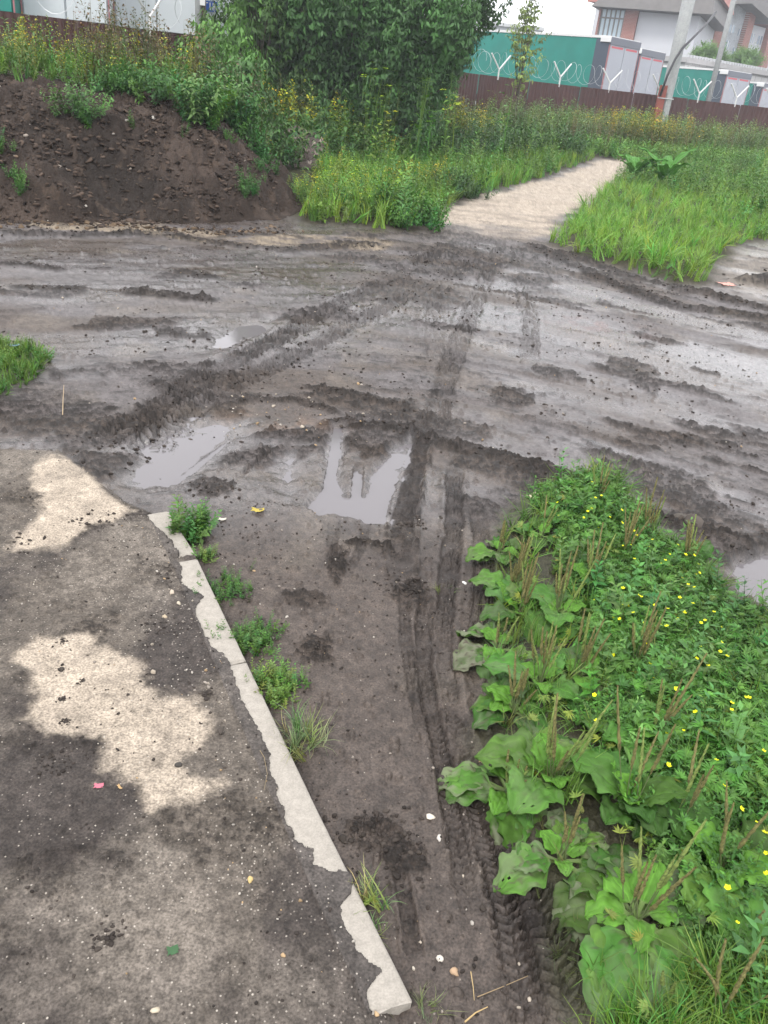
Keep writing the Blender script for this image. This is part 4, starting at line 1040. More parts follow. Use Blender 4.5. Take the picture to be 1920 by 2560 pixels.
# --- crest of the soil heap and the strip behind it
o = T(); sL0, sL1 = on_fence(-150)[0], on_fence(760)[0]
cst = np.array([[-10, 8.6], [-5.5, 9.6], [-4.2, 10.7], [-3.0, 11.2], [-2.2, 11.8], [-1.9, 13], [-2.5, 15.5], [-5, 17], [-11, 15]])
P = sample(cst, 900); scatter(o, WEEDY, P, .28, .72, (.12, .17, .036), .15, soilz)
P = sample(cst, 900); scatter(o, BUSHF, P, .14, .36, GR, .2, soilz)
P = sample(cst, 420); scatter(o, WEED, P, .3, .7, GR, .12, soilz)
P = sample(cst, 260, lambda x, y: x > -4.4); scatter(o, WEEDB, P, .5, .95, (.07, .085, .035), .12, soilz)
P = sample(cst, 1000); scatter(o, TUFT, P, .2, .4, GR, .2, soilz)
tag(finish(o, 'weeds'), 'yellow flowering weeds crowding the crest of the soil heap', 'weeds', kind='stuff')
o = T(); P = fence_pts(sL0, sL1 + 3, 1500, .2, 4.0); scatter(o, WEED, P, .8, 1.5, GO, .12)
P = fence_pts(sL0, sL1 + 3, 900, .5, 4.5); scatter(o, WEEDY, P, .7, 1.4, GY, .12)
P = fence_pts(sL0, sL1 + 6, 1200, 1, 6.0); scatter(o, BUSHF, P, .4, .9, GD, .12)
tag(finish(o, 'weeds'), 'weeds in the strip between the soil heap and the maroon fence', 'weeds', kind='stuff')
# --- little grass patch at the left edge
o = T(); P = sample(GRASS_L, 900); scatter(o, TUFT, P, .05, .13, GR, .35); P = sample(GRASS_L, 120); scatter(o, BUSHY, P, .06, .12, GR)
tag(finish(o, 'grass'), 'short grass patch at the left edge of the muddy road', 'grass', kind='stuff')

# --- foreground island
def inner(m): return lambda x, y: (sdpoly(x, y, ISLE) < -m) & (y > .2) & (y < 4.2) & (x < 3.0)
LFT = GP([(1215, 1300), (1240, 1500), (1240, 1700), (1260, 1950), (1350, 2130), (1420, 2400), (1560, 2700)])
dl_ = lambda x, y: polyline(x, y, LFT)[0]
BIGZ = GP([(1330, 2080), (1560, 1930), (1800, 2080), (1960, 2050), (2000, 2500), (1700, 2420), (1500, 2480), (1340, 2300)])
o = T()
P = sample(ISLE, 10500, lambda x, y: inner(.14)(x, y) & (dl_(x, y) > .24 + .16 * fbm(x * 4, y * 4, 2, 2)) & ((sdpoly(x, y, BIGZ) > .02) | (rng.rand(len(x)) < .03))); scatter(o, PALM, P, .05, .145, (.072, .185, .027), .32, surf, hue=.12)
P = sample(ISLE, 700, lambda x, y: inner(.14)(x, y) & (dl_(x, y) > .25) & (fbm(x * 3, y * 3, 1, 2) > .42)); scatter(o, BUSHY, P, .07, .14, (.055, .15, .024), .25, surf, hue=.12)
P = sample(ISLE, 260, lambda x, y: inner(.12)(x, y) & (dl_(x, y) > .26) & (sdpoly(x, y, BIGZ) > .0)); scatter(o, KN, P, .10, .26, (.07, .17, .035), .2, surf)
P = sample(ISLE, 150, lambda x, y: inner(.2)(x, y) & (dl_(x, y) > .28) & (fbm(x * 4, y * 4, 6, 2) > .40)); scatter(o, FLOW, P, .11, .19, (.10, .24, .03), .3, surf, hue=0, cv=.1)
P = sample(ISLE, 45, lambda x, y: inner(.08)(x, y) & (sdpoly(x, y, BIGZ) > .05)); scatter(o, TUFTL, P, .06, .15, (.17, .155, .075), .4, surf, hue=.03)
P = sample(ISLE, 420, inner(.10)); scatter(o, PALM, P, .05, .12, (.16, .22, .04), .4, surf)
tag(finish(o, 'ground_cover'), 'low buttercup foliage dotted with small yellow flowers, right of the track', 'ground cover', kind='stuff')
o = T(); P = sample(ISLE, 1700, lambda x, y: inner(.05)(x, y) & (sdpoly(x, y, BIGZ) > 0) & ((dl_(x, y) > .3) | (rng.rand(len(x)) < .35))); scatter(o, TUFTL, P, .06, .20, (.075, .17, .028), .4, surf)
P = sample(ISLE, 420, lambda x, y: (sdpoly(x, y, ISLE) > -.14) & (sdpoly(x, y, ISLE) < -.01) & (y > .9) & (y < 3)); scatter(o, TUFTL, P, .04, .11, (.075, .12, .045), .6, surf)
P = sample(GP([(1720, 2480), (1960, 2400), (1960, 2800), (1480, 2800), (1540, 2600)]), 260); scatter(o, TUFTL, P, .10, .20, (.09, .20, .03), .4, surf)
tag(finish(o, 'grass'), 'grass blades mixed through the green patch right of the track', 'grass', kind='stuff')

# --- greater plantains: every leaf and flower spike its own part
def plantain_leaf(L, W, elev, yaw, col, dust, seed, holes=True):
    r = np.random.RandomState(seed); nu, nv = 23, 27; t = np.linspace(0, 1, nv); pet = .28; ph = r.rand() * 6; u = np.linspace(-1, 1, nu)
    droop = .9 + .7 * r.rand(); ang = elev - droop * np.clip(t - .15, 0, None) * 1.25; ds = L / (nv - 1)
    y = np.concatenate([[0], np.cumsum(np.cos(ang[1:]) * ds)]); z = np.concatenate([[0], np.cumsum(np.sin(ang[1:]) * ds)])
    q = np.clip((t - pet) / (1 - pet), 0, 1); bl = (t > pet)
    w = np.where(bl, W * .5 * np.sin(np.pi * q ** .72) ** .62 * (1 - .12 * q) + .004 * W + .055 * W * (1 - q), .055 * W + .05 * W * np.clip(t / pet - .6, 0, None))
    w = w * (1 + bl * (.05 * np.sin(q * 17 + ph) + .035 * r.randn(nv)))
    U, Tt = np.meshgrid(u, t); Wd = w[:, None]; B = bl[:, None] * 1.0; A = ang[:, None]
    edge = 1 + .06 * B * (np.abs(U) > .93) * r.randn(nv, nu)
    cup = .16 * Wd * np.abs(U) ** 1.6 * np.where(B > 0, 1, 4)
    ruf = .07 * W * np.abs(U) ** 2 * np.sin(Tt * 21 + ph + U * 2) + .018 * W * np.sin(Tt * 37 + U * 9 + ph) + .02 * W * np.sin(Tt * 17 - U * 6 + 2 * ph)
    ruf = ruf + .030 * W * (fbm(U * 3 + seed, Tt * 7, 2, 3) - .5)
    vn_ = 1 - np.abs(np.sin(U * 2.5 * np.pi)) ** .55
    side = np.clip(1 - np.abs(np.sin(Tt * 24 + np.abs(U) * 5)) ** .5 * 1.1, 0, 1) * .35
    h = cup + B * (ruf - .035 * W * vn_ - .012 * W * side)
    V = np.stack([U * Wd * edge, y[:, None] - np.sin(A) * h, z[:, None] + np.cos(A) * h], -1).reshape(-1, 3)
    vv = 1 + B * (.50 * np.clip(vn_ * 1.3 - .3, 0, 1) + .25 * side)
    tone = .62 + .76 * fbm(U * 2 + seed * 3.1, Tt * 5, 4, 4)
    C = np.array(col)[None, None] * (vv * tone)[..., None]
    C = np.where(B[..., None] > 0, C, np.array([.13, .20, .06]))
    d = dust * np.clip(fbm(U * 1.5 + seed, Tt * 3.5, 3, 5, .6) * 4.4 - 1.8, 0, .85)
    spot = np.clip((fbm(U * 7 + seed, Tt * 20, 5, 2) - .70) * 12, 0, 1) * min(1, dust * 1.5)
    C = C * (1 - d)[..., None] + np.array([.19, .185, .14]) * d[..., None]; C = C * (1 - spot)[..., None] + np.array([.07, .055, .042]) * spot[..., None]
    idx = np.arange(nv * nu).reshape(nv, nu)
    qd = np.stack([idx[:-1, :-1].ravel(), idx[:-1, 1:].ravel(), idx[1:, 1:].ravel(), idx[1:, :-1].ravel()], 1)
    if holes:
        keep = ~((vn(qd[:, 0] % nu * .9 + seed, qd[:, 0] // nu * .9, 3) > .955) & (qd[:, 0] // nu > nv * .4)); qd = qd[keep]
    return V @ rotm(yaw).T, qd, C.reshape(-1, 3)
def spike(H, lean, yaw, col, seed, head=.62):
    r = np.random.RandomState(seed); n = 46; k = 7; V = []; C = []; y = z = 0.0; cv = .5 * r.randn()
    for i in range(n):
        t = i / (n - 1); ang = lean * (1 + cv * t); y += math.sin(ang) * H / n; z += math.cos(ang) * H / n
        th = 1 - head
        rad = .0014 if t < th else (.0042 * min(1, (t - th) * 12) * (1 - .62 * ((t - th) / head) ** 1.5)) + .0003
        for j in range(k):
            a = 2 * math.pi * (j + .5 * (i % 2)) / k; rr = rad * (1 if t < th else (.55 + .9 * r.rand()))
            V.append((rr * math.cos(a), y + rr * math.sin(a), z))
            base = np.array([.10, .13, .05]) if t < th else np.array(col) * (.55 + .9 * r.rand()) * (1 + .25 * t)
            C.append(base)
    idx = np.arange(n * k).reshape(n, k); nx = np.roll(idx, -1, 1)
    q = np.stack([idx[:-1].ravel(), nx[:-1].ravel(), nx[1:].ravel(), idx[1:].ravel()], 1)
    return np.array(V) @ rotm(yaw).T, q, np.array(C)
PGROUP = 'broad leaved plantains along the track edge'
def plantain(px, py, L, nleaf, nsp, H, label, dust=.3, lift=.55, seed=0, yaw0=None, bright=0.0, name='plantain', dz=0.0):
    r = np.random.RandomState(seed * 7 + 3); g = G(px, py, .02); z = float(surf(g[0], g[1])[0]) + .006 + dz
    root = empty(name, (g[0], g[1], z)); tag(root, label, 'plantain', PGROUP)
    for i in range(nleaf):
        l = L * 1.32 * (.65 + .5 * r.rand()) * (1.0 if i < nleaf * .7 else .6); yaw = i * 2.4 + .5 * r.randn() if yaw0 is None else yaw0 + (r.rand() - .5) * 3.6
        inner_ = i >= nleaf * .7
        el = lift * (.6 + .7 * r.rand()) + (.45 if inner_ else 0)
        side = max(0, -math.sin(-yaw) if False else 0)
        dd = dust * (.15 + .8 * r.rand()); lf = np.array([.046, .135, .022]) * (.5 + .8 * r.rand()) * [1 + .5 * r.rand(), 1, 1]
        if inner_ or r.rand() < bright: lf = np.array([.078, .19, .024]); dd *= .2
        v, q, c = plantain_leaf(l, l * (.50 + .16 * r.rand()), el, yaw, lf, dd, seed * 31 + i)
        o = mesh_np('leaf', v, quads=q, mats=[BIGLEAF], parent=root, attrs=dict(col=np.clip(c, 0, 1)))
        if dd > .4: o['label'] = 'leaf splashed with dried mud'
    for i in range(nsp):
        green = r.rand() < .25
        v, q, c = spike(H * (.65 + .55 * r.rand()), .05 + .28 * r.rand(), r.rand() * 6.28, (.13, .17, .045) if green else (.125, .115, .042), seed * 17 + i, .5 + .25 * r.rand())
        mesh_np('flower_spike', v + np.array([r.randn() * .008, r.randn() * .008, 0]), quads=q, mats=[STALK], parent=root, attrs=dict(col=np.clip(c, 0, 1)))
PL = [  # px, py, leaf length, leaves, spikes, spike height, label, dust
    (1585, 2310, 0.185, 18, 8, .28, 'largest plantain at the bottom, with muddy left leaves and many brown spikes', .75, .42),
    (1800, 2190, 0.2, 15, 4, .27, 'big plantain with clean bright leaves near the bottom right corner', .15, .6),
    (1400, 2150, 0.125, 12, 6, .20, 'plantain with mud splashed leaves just above left of the largest one', .7, .5),
    (1560, 2035, 0.15, 12, 5, .30, 'plantain with upright glossy bright leaves in the middle of the patch', .1, .95),
    (1272, 1965, 0.159, 11, 8, .11, 'dusty plantain spreading farthest out onto the tyre track', 1.0, .3),
    (1630, 1875, 0.171, 11, 6, .28, 'plantain with broad round leaves and leaning tall spikes beside buttercups', .25, .7),
    (1372, 1962, 0.159, 11, 10, .24, 'plantain with dark spikes between the dusty one and the glossy one', .4, .6),
    (1285, 1775, 0.134, 11, 7, .17, 'plantain with pale grey topped round leaves at the track edge', .85, .5),
    (1345, 1722, 0.134, 12, 9, .20, 'plantain holding one yellow green young leaf among grey leaves', .5, .6),
    (1445, 1705, 0.134, 11, 10, .23, 'plantain with a wide pale leaf facing the buttercup foliage', .5, .6),
    (1245, 1612, 0.134, 12, 6, .13, 'flat dusty plantain lying on mud with few short spikes', .9, .3),
    (1300, 1535, 0.134, 12, 8, .22, 'plantain with light green leaves beside the tread marks', .5, .6),
    (1395, 1548, 0.146, 12, 9, .24, 'plantain with a large arching leaf left of the flowers', .3, .7),
    (1285, 1482, 0.122, 10, 12, .22, 'plantain with the densest bundle of straight spikes', .4, .6),
    (1250, 1375, 0.12, 9, 6, .17, 'lone plantain standing out on mud near the top left of the patch', .6, .5),
    (1490, 1268, 0.11, 7, 5, .22, 'plantain with shining leaves at the far tip of the patch', .2, .8),
    (1405, 1262, 0.09, 7, 2, .12, 'small pale plantain left of the far tip of the patch', .5, .5),
    (1472, 1472, 0.134, 11, 8, .22, 'plantain half buried in grass at the centre of the upper patch', .3, .6),
    (1558, 1402, 0.146, 11, 7, .22, 'plantain with a wide blue green leaf near the far puddle ridge', .3, .6),
    (1615, 1352, 0.1, 7, 6, .26, 'plantain with the tallest leaning spikes on the road side', .3, .6),
    (1720, 1420, 0.122, 10, 8, .22, 'rightmost plantain with reed like spikes beside the puddle', .3, .8),
    (1585, 1690, 0.134, 10, 9, .25, 'plantain with dark twisted spikes deep in the buttercups', .3, .6),
    (1790, 2560, 0.12, 6, 5, .22, 'plantain at the bottom edge hidden in long grass', .2, .6),
    (1350, 1345, 0.1, 7, 3, .16, 'plantain with curled leaves between the lone one and the grass', .4, .6),
    (1670, 2515, .10, 8, 2, .09, 'dark flattened plantain leaves below the largest plantain', .55, .2),
    (1870, 2370, 0.16, 11, 2, .2, 'plantain with very wide ribbed leaves at the right edge, below the big bright one', .35, .4),
    (1690, 2080, 0.13, 10, 4, .24, 'plantain with leaning yellow green spikes above the big bright one', .3, .6),
]
for i, a in enumerate(PL):
    plantain(*a[:7], dust=a[7], lift=a[8], seed=i + 1, dz=.012 if sdpoly(*[np.array([v]) for v in G(a[0], a[1])[:2]], ISLE)[0] < -.15 else 0)

# --- small clumps by the kerb
KG = 'weed clumps growing along the kerb'
def clump(px, py, r0, h, n, label, tm=None, col=(.055, .135, .024), name='weed_clump', group=KG, cat='weed', zf=surf, Y=None, tilt=.25, ll=1.0):
    g = G(px, py) if Y is None else D(px, py, Y); o = T()
    n = int(n * 1.7); P = g[:2] + rng.randn(n, 2) * r0 * .6
    scatter(o, tm or BUSHY, P, h * .75, h * 1.45, col, tilt, zf, cv=.2)
    z = float(zf(np.array([g[0]]), np.array([g[1]]))[0])
    return tag(finish(o, name, origin=(g[0], g[1], z)), label, cat, group)
clump(478, 1318, .055, .13, 26, 'upright leafy clump at the far end of the kerb', KN)
clump(518, 1372, .032, .06, 16, 'thin low clump beside the mud filled kerb gap', KN, (.09, .18, .04))
clump(562, 1452, .075, .055, 38, 'round clump beside the middle kerb stone, left of bare mud', KN)
clump(632, 1575, .08, .055, 56, 'clump beside the crack, near end of the middle kerb stone', KN)
clump(690, 1690, .07, .055, 60, 'dense clump with reddish leaves beside the longest kerb stone', KN, (.095, .17, .03))
clump(742, 1838, .05, .09, 14, 'pale grass tuft hanging over the longest kerb stone', TUFTL, (.15, .20, .08), 'grass_tuft', KG, 'grass tuft', tilt=.6)
clump(905, 2230, .035, .10, 7, 'thin grass tuft beside the lower part of the longest kerb stone', TUFTL, (.16, .22, .08), 'grass_tuft', KG, 'grass tuft', tilt=.8)
clump(940, 2300, .02, .06, 4, 'short grass tuft lying on mud just below the thin tuft', TUFTL, (.16, .24, .08), 'grass_tuft', KG, 'grass tuft', tilt=.8)
clump(1070, 2525, .03, .07, 8, 'flattened grass tuft on mud right of the bare kerb corner', TUFTL, (.12, .18, .08), 'grass_tuft', KG, 'grass tuft', tilt=1.0)
clump(1112, 1450, .03, .06, 5, 'tiny grass tuft on the tread marks beside the plantains', TUFTL, (.15, .17, .08), 'grass_tuft', 'grass tufts on the tyre track', 'grass tuft', tilt=.9)
# --- plants on the heap
MG = 'leafy weeds growing on the soil heap'
for (px, py, Y, r0, h, n, lb) in ((212, 300, 9.9, .13, .35, 7, 'bushy weed on the heap face, leftmost of the large ones'),
                                  (335, 322, 9.9, .05, .18, 2, 'small pale seedling in the middle of the heap face'),
                                  (330, 235, 10.7, .32, .32, 20, 'tallest leafy weed, on the crest of the heap'),
                                  (498, 305, 10.4, .18, .42, 11, 'leafy weed on the upper heap face, left of its twin'),
                                  (592, 330, 10.7, .18, .42, 12, 'leafy weed near the right shoulder of the heap'),
                                  (665, 320, 11.3, .12, .3, 6, 'sparse weed at the right shoulder of the heap'),
                                  (463, 325, 10.2, .06, .12, 2, 'tiny sprig left of the upper weeds on the heap'),
                                  (572, 355, 10.3, .06, .12, 3, 'tiny sprig below the right shoulder weeds'),
                                  (622, 475, 10.1, .10, .22, 5, 'weed low on the right part of the heap face'),
                                  (668, 440, 10.4, .06, .15, 3, 'little weed at the lower right edge of the heap'),
                                  (48, 462, 8.9, .10, .15, 5, 'low weed near the foot of the heap at far left'),
                                  (10, 375, 9.0, .08, .15, 3, 'small weed on the heap cut by the left edge')):
    # find the heap surface under that photo point
    d = ray(px, py); best = None
    for t_ in np.linspace(6, 16, 900):
        p = np.array([0, 0, EYE]) + d * t_ / d[1]
        if p[2] < soilz(np.array([p[0]]), np.array([p[1]]))[0] + .01: best = p; break
    if best is None: best = D(px, py, Y)
    g = best; o = T(); scatter(o, BUSHY if n > 2 else KN, g[:2] + rng.randn(int(n * 1.5) + 1, 2) * r0 * .6, h * .9, h * 1.5, (.06, .155, .035), .2, soilz)
    z = float(soilz(np.array([g[0]]), np.array([g[1]]))[0])
    tag(finish(o, 'leafy_weed', origin=(g[0], g[1], z)), lb, 'weed', MG)
# --- other separate plants
clump(1015, 548, .42, .26, 44, 'rounded soft bright weed at the left mouth of the pale path', BUSHY, (.07, .175, .03), 'leafy_weed', 'separate leafy plants beside the pale path')
clump(1125, 485, .4, .32, 34, 'darker rounded weed farther along the left side of the path', BUSHY, (.04, .10, .026), 'leafy_weed', 'separate leafy plants beside the pale path')
def big_leaf_plant(px, py, L, n, label, seed):
    g = G(px, py); z = float(base_h(g[0], g[1])); root = empty('horseradish_plant', (g[0], g[1], z)); r = np.random.RandomState(seed)
    tag(root, label, 'large leafy plant', 'large leaved plants by the path')
    for i in range(n):
        v, q, c = plantain_leaf(L * (.7 + .5 * r.rand()), L * .26, 1.45 - .3 * r.rand(), i * 2.4 + r.rand(), (.06, .17, .03), 0, seed * 50 + i, False)
        mesh_np('leaf', v, quads=q, mats=[BIGLEAF], parent=root, attrs=dict(col=np.clip(c, 0, 1)))
big_leaf_plant(1580, 462, .9, 8, 'large upright leaved plant at the right edge of the pale path', 3)
big_leaf_plant(1655, 475, .95, 7, 'large arching leaved plant in the bright grass, right of the upright one', 4)

# ------------------------------------------------------------------ the big bush and saplings
def t_pinnate(L=.30):
    t = T(); v, q = blade(L, .006, .5, 3); t.add(v, q, G1); tip = v[-1]
    for (f, a) in ((.45, -1.0), (.45, 1.0), (.75, -.8), (.75, .8), (1, 0)):
        p = np.array([0, .0, 0]) + v[min(len(v) - 1, int(f * (len(v) - 1)))]
        lf, lq = leaflet2(.13 * (1.15 if f == 1 else 1), .062, .25 + .3 * rng.rand(), .1)
        t.add(lf @ rotm(-a * 1.2, .1 - .6 * rng.rand()).T + p, lq, G1 * (.8 + .4 * rng.rand()))
    return t.done()
PIN = [t_pinnate() for _ in range(6)]
def tree(name, label, x, y, H, rx, ry, nshoot, seed, col, low=.15, leafs=26, group=None, skew=0.0, size=1.0, cols=None):
    r = np.random.RandomState(seed); z0 = float(base_h(x, y)); root = empty(name, (x, y, z0)); tag(root, label, 'tree' if H > 3.5 else 'sapling', group)
    g = Geo(); stems = 5 if rx > 1.5 else 1
    for k in range(stems):
        a = k * 6.28 / stems; b_ = .25 * rx * (.5 + r.rand()) if stems > 1 else .05
        g.tube([(.1 * math.cos(a), .1 * math.sin(a), -.2), (b_ * math.cos(a) * .5, b_ * math.sin(a) * .5, H * .35), (b_ * 1.6 * math.cos(a), b_ * 1.6 * math.sin(a), H * .7)], .07 * H / 6 + .01, 7, .02)
    out = T(); tips = []
    for i in range(nshoot):
        # shoots end on an uneven crown surface
        u = r.rand(); th = r.rand() * 6.283; hz_ = low + (1 - low) * u ** .85
        prof = (math.sin(math.pi * (.31 + .62 * (hz_ - low) / (1 - low))) ** .8)
        lob = .66 + .62 * vn(np.array([th * 2.2 + seed]), np.array([hz_ * 7]), 2)[0]
        dep = 1 - .75 * r.rand() ** 1.8
        R_ = prof * lob * dep
        tips.append((rx * R_ * math.cos(th), ry * R_ * math.sin(th), H * hz_, dep, th))
    P = []; R3 = []; S = []; C = []
    for (tx, ty, tz, dep, th) in tips:
        tone = (.35 + 1.15 * vn(np.array([tx * 1.3 + 9]), np.array([tz * 1.3 + ty]), 1)[0]) * (.7 + .6 * r.rand()) 
        L_ = .55 + .5 * r.rand()
        dirv = np.array([math.cos(th) * .5 + .15 * r.randn(), math.sin(th) * .5 + .15 * r.randn(), .75]); dirv /= np.linalg.norm(dirv)
        for j in range(leafs):
            f = j / leafs; p = np.array([tx, ty, tz]) + dirv * L_ * (f - .7); P.append(p + r.randn(3) * .05 * size)
            R3.append(rotm(j * 2.4 + r.rand() * .8, -.25 - 1.0 * (1 - f) + .2 * r.randn())); S.append((1.15 - .55 * f) * (.7 + .5 * r.rand()) * size)
            C.append(np.array(col) * tone * (.8 + .4 * r.rand()) * np.array([1 + .45 * max(0, f - .6), 1 + .25 * max(0, f - .6), 1]))
        if r.rand() < .35:
            g.tube([(tx * .25, ty * .25, tz * .55), (tx * .7, ty * .7, tz * .85), (tx, ty, tz)], .018, 4, .006)
    g.build('trunk', BARK, root, smooth=True)
    P = np.array(P); R3 = np.array(R3); S = np.array(S); C = np.array(C); kk = r.randint(len(PIN), size=len(P))
    for j in range(len(PIN)):
        m = kk == j; inst(PIN[j], P[m], R3[m], S[m], C[m], out)
    v, q, c = out.done()
    mesh_np('crown', v, quads=q, mats=[LEAF], parent=root, attrs=dict(col=np.clip(c, 0, 1)))
    return root
bc = D(905, 300, 20.5)
tree('ash_leaved_maple', 'huge dense dark green bush like maple in front of the fence', bc[0], bc[1], 6.6, 2.35, 2.0, 2000, 5, (.055, .135, .038), low=.07, leafs=24, size=.85)
sb_ = D(640, 200, 19.5); tree('ash_leaved_maple', 'slender young maple left of the huge bush, against the white trailer', sb_[0], sb_[1], 4.6, .75, .7, 110, 8, (.07, .15, .035), low=.25, leafs=18)
sb_ = D(712, 200, 20.5); tree('ash_leaved_maple', 'light green maple merging with the left side of the huge bush', sb_[0], sb_[1], 5.6, 1.5, 1.3, 330, 9, (.075, .16, .035), low=.1, leafs=20)
sb_ = D(540, 330, 15.8); tree('maple_sapling', 'low maple sapling behind the right shoulder of the soil heap', sb_[0], sb_[1], 1.9, .8, .7, 90, 10, (.065, .15, .03), low=.12, leafs=14)
sb_ = D(612, 330, 15.0); tree('maple_sapling', 'low dark sapling between the soil heap and the huge bush', sb_[0], sb_[1], 1.5, .6, .6, 80, 14, (.05, .12, .03), low=.08, leafs=14)
sb_ = D(1290, 260, 31); tree('maple_sapling', 'thin yellowish sapling in front of the nearest green trailer', sb_[0], sb_[1], 4.0, .6, .5, 20, 12, (.20, .27, .07), low=.45, leafs=12)
for px, py, Y, w, h, lb in ((1772, 150, 72, 1.2, 1.0, 'pale green shrub showing over the block building, left one'), (1862, 158, 74, .8, .9, 'pale green shrub showing over the block building, right one')):
    c_ = D(px, py, Y); rt = empty('shrub', (c_[0], c_[1], 0)); tag(rt, lb, 'shrub', 'shrubs over the block building'); o = T()
    n = 420; Pn = rng.randn(n, 3) * [w * .5, w * .5, h * .35] + [0, 0, c_[2] - .1]; inst(BUSHY[0], Pn, rots(n, .5), .5 + .3 * rng.rand(n), np.array([[.12, .22, .06]]) * (.8 + .4 * rng.rand(n))[:, None], o)
    v, q, c = o.done(); mesh_np('foliage', v, quads=q, mats=[LEAF], parent=rt, attrs=dict(col=np.clip(c, 0, 1)))
    Geo().tube([(0, 0, 0), (0, 0, c_[2])], .06, 6).build('stem', BARK, rt)
# ------------------------------------------------------------------ crumbs, pebbles and litter
import bmesh
def lump_tmpl(seed, sub=2, flat=.65):
    bm = bmesh.new(); bmesh.ops.create_icosphere(bm, subdivisions=sub, radius=1.0); r = np.random.RandomState(seed)
    v = np.array([p.co[:] for p in bm.verts]); q = np.array([[p.index for p in f.verts] + [f.verts[2].index] for f in bm.faces]); bm.free()
    k = r.randn(5, 3); d = np.ones(len(v))
    for a in k: d += .16 * np.cos(v @ a * 1.7 + a[0] * 3)
    d *= 1 + .16 * (r.rand(len(v)) - .5)
    for _ in range(4):
        n = r.randn(3); n /= np.linalg.norm(n); d = np.minimum(d, .82 / np.clip(v @ n, .35, None))
    v = v * d[:, None] * [1, .8, flat]
    return v, q, np.ones((len(v), 3))
LT = [lump_tmpl(i) for i in range(8)]; LC = [lump_tmpl(i + 20, 2, .55) for i in range(6)]
STONE = mat_st = leaf_mat('stone_surface', .8, 0, 0, .25)
SOILM = leaf_mat('crumb_surface', .85, 0, 0, .2)
def lumpfield(P, s0, s1, cols, tm=LT, out=None, pw=3.0, sink=.3):
    n = len(P); z = surf(P[:, 0], P[:, 1]); sc = s0 + (s1 - s0) * rng.rand(n) ** pw
    C = np.array(cols)[rng.randint(len(cols), size=n)] * (.7 + .6 * rng.rand(n))[:, None]; k = rng.randint(len(tm), size=n); R3 = rots(n, .3)
    for j in range(len(tm)):
        m = k == j
        if m.any(): inst(tm[j], np.stack([P[m, 0], P[m, 1], z[m] + sc[m] * sink], 1), R3[m], sc[m], C[m], out)
CORR = GP([(480, 1280), (700, 1230), (1000, 1250), (1230, 1300), (1200, 1600), (1200, 1900), (1330, 2200), (1440, 2560), (1040, 2560), (900, 2200), (640, 1660)])
pvq = lambda x, y: (sdpoly(x, y, PAVE) < -.01) & (y > .5) & (y < 3.3)
DK = [(.026, .021, .018), (.035, .028, .024), (.045, .037, .031)]; LS = [(.30, .26, .21), (.24, .21, .18), (.36, .33, .29), (.30, .21, .12)]
o = T()
P = sample(PAVE, 1900, lambda x, y: pvq(x, y) & (fbm(x * 3, y * 3, 1, 3) > .45)); lumpfield(P, .001, .0050, DK, LC, o, 3, .1)
P = sample(PAVE, 1000, pvq); lumpfield(P, .001, .005, DK, LC, o)
for (px, py, rx, n, mx) in ((270, 2335, 34, 40, .009), (155, 1672, 14, 12, .012), (200, 1705, 14, 9, .010), (518, 1735, 16, 16, .010), (157, 1745, 10, 40, .006), (165, 1800, 12, 40, .006), (155, 1600, 12, 30, .006), (60, 1350, 40, 18, .012), (20, 1205, 10, 3, .014), (240, 1300, 60, 60, .011),
                            (850, 1385, 30, 60, .011), (920, 2060, 90, 110, .012), (1000, 2130, 60, 70, .012), (1020, 1450, 50, 110, .013), (1030, 1290, 30, 70, .012), (540, 1205, 60, 90, .013), (790, 1600, 40, 40, .009), (1290, 2230, 50, 60, .012), (1255, 2120, 30, 50, .012), (430, 1430, 30, 30, .010), (150, 1890, 60, 60, .008), (400, 1560, 60, 60, .007)):
    g = G(px, py)[:2]; s_ = abs(G(px + rx, py)[0] - g[0]); P = g + rng.randn(n, 2) * [s_ * .6, s_ * .6]; lumpfield(P, .002, mx * .75, DK, LC, o, 2.4, .15)
P = sample(CORR, 1400); lumpfield(P, .001, .006, DK, LC, o, 3)
ROADQ = GP([(0, 900), (0, 620), (700, 600), (1300, 600), (1920, 800), (1920, 1330), (1300, 1120), (1000, 1100), (300, 1100)])
P = sample(ROADQ, 3400, lambda x, y: fbm(x * 2.2, (y + .55 * np.sqrt(x * x + 1.2)) * 4, 3, 4) > .50 + .05 * (x < -.8)); lumpfield(P, .0025, .013, DK, LC, o, 4.5, .05)
for rd in RIDGES:
    p = rd['p']; L_ = np.hypot(*np.diff(p, axis=0).T).sum(); n = int(L_ * 60)
    t = rng.rand(n) * (len(p) - 1); i = t.astype(int); q = p[i] + (p[i + 1] - p[i]) * (t - i)[:, None]; lumpfield(q + rng.randn(n, 2) * rd['w'] * .5, .004, .06 * rd['w'] + .008, DK, LC, o, 3.5, .05)
for tr in TRACKS[7:9]:
    p = tr['p']; n = 500; t = rng.rand(n) * (len(p) - 1); i = t.astype(int); q = p[i] + (p[i + 1] - p[i]) * (t - i)[:, None]; lumpfield(q + rng.randn(n, 2) * .12, .003, .014, DK, LC, o, 3.5, .05)
tag(finish(o, 'mud_crumbs', SOILM), 'dark crumbs and clods of mud strewn over road and pavement', 'mud crumbs', kind='stuff')
o = T()
P = sample(PAVE, 300, pvq); lumpfield(P, .0012, .0050, LS, LT, o)
P = sample(CORR, 170); lumpfield(P, .0012, .0055, LS, LT, o)
P = sample(ROADQ, 350); lumpfield(P, .002, .009, LS, LT, o)
P = sample(PAVE, 260, lambda x, y: pvq(x, y) & (kerb_uv(x, y)[0] < .25)); lumpfield(P, .0015, .006, LS + DK, LT, o)
c_ = G(740, 1030)[:2]; lumpfield(c_ + rng.randn(60, 2) * [.3, .2], .003, .013, LS, LT, o)
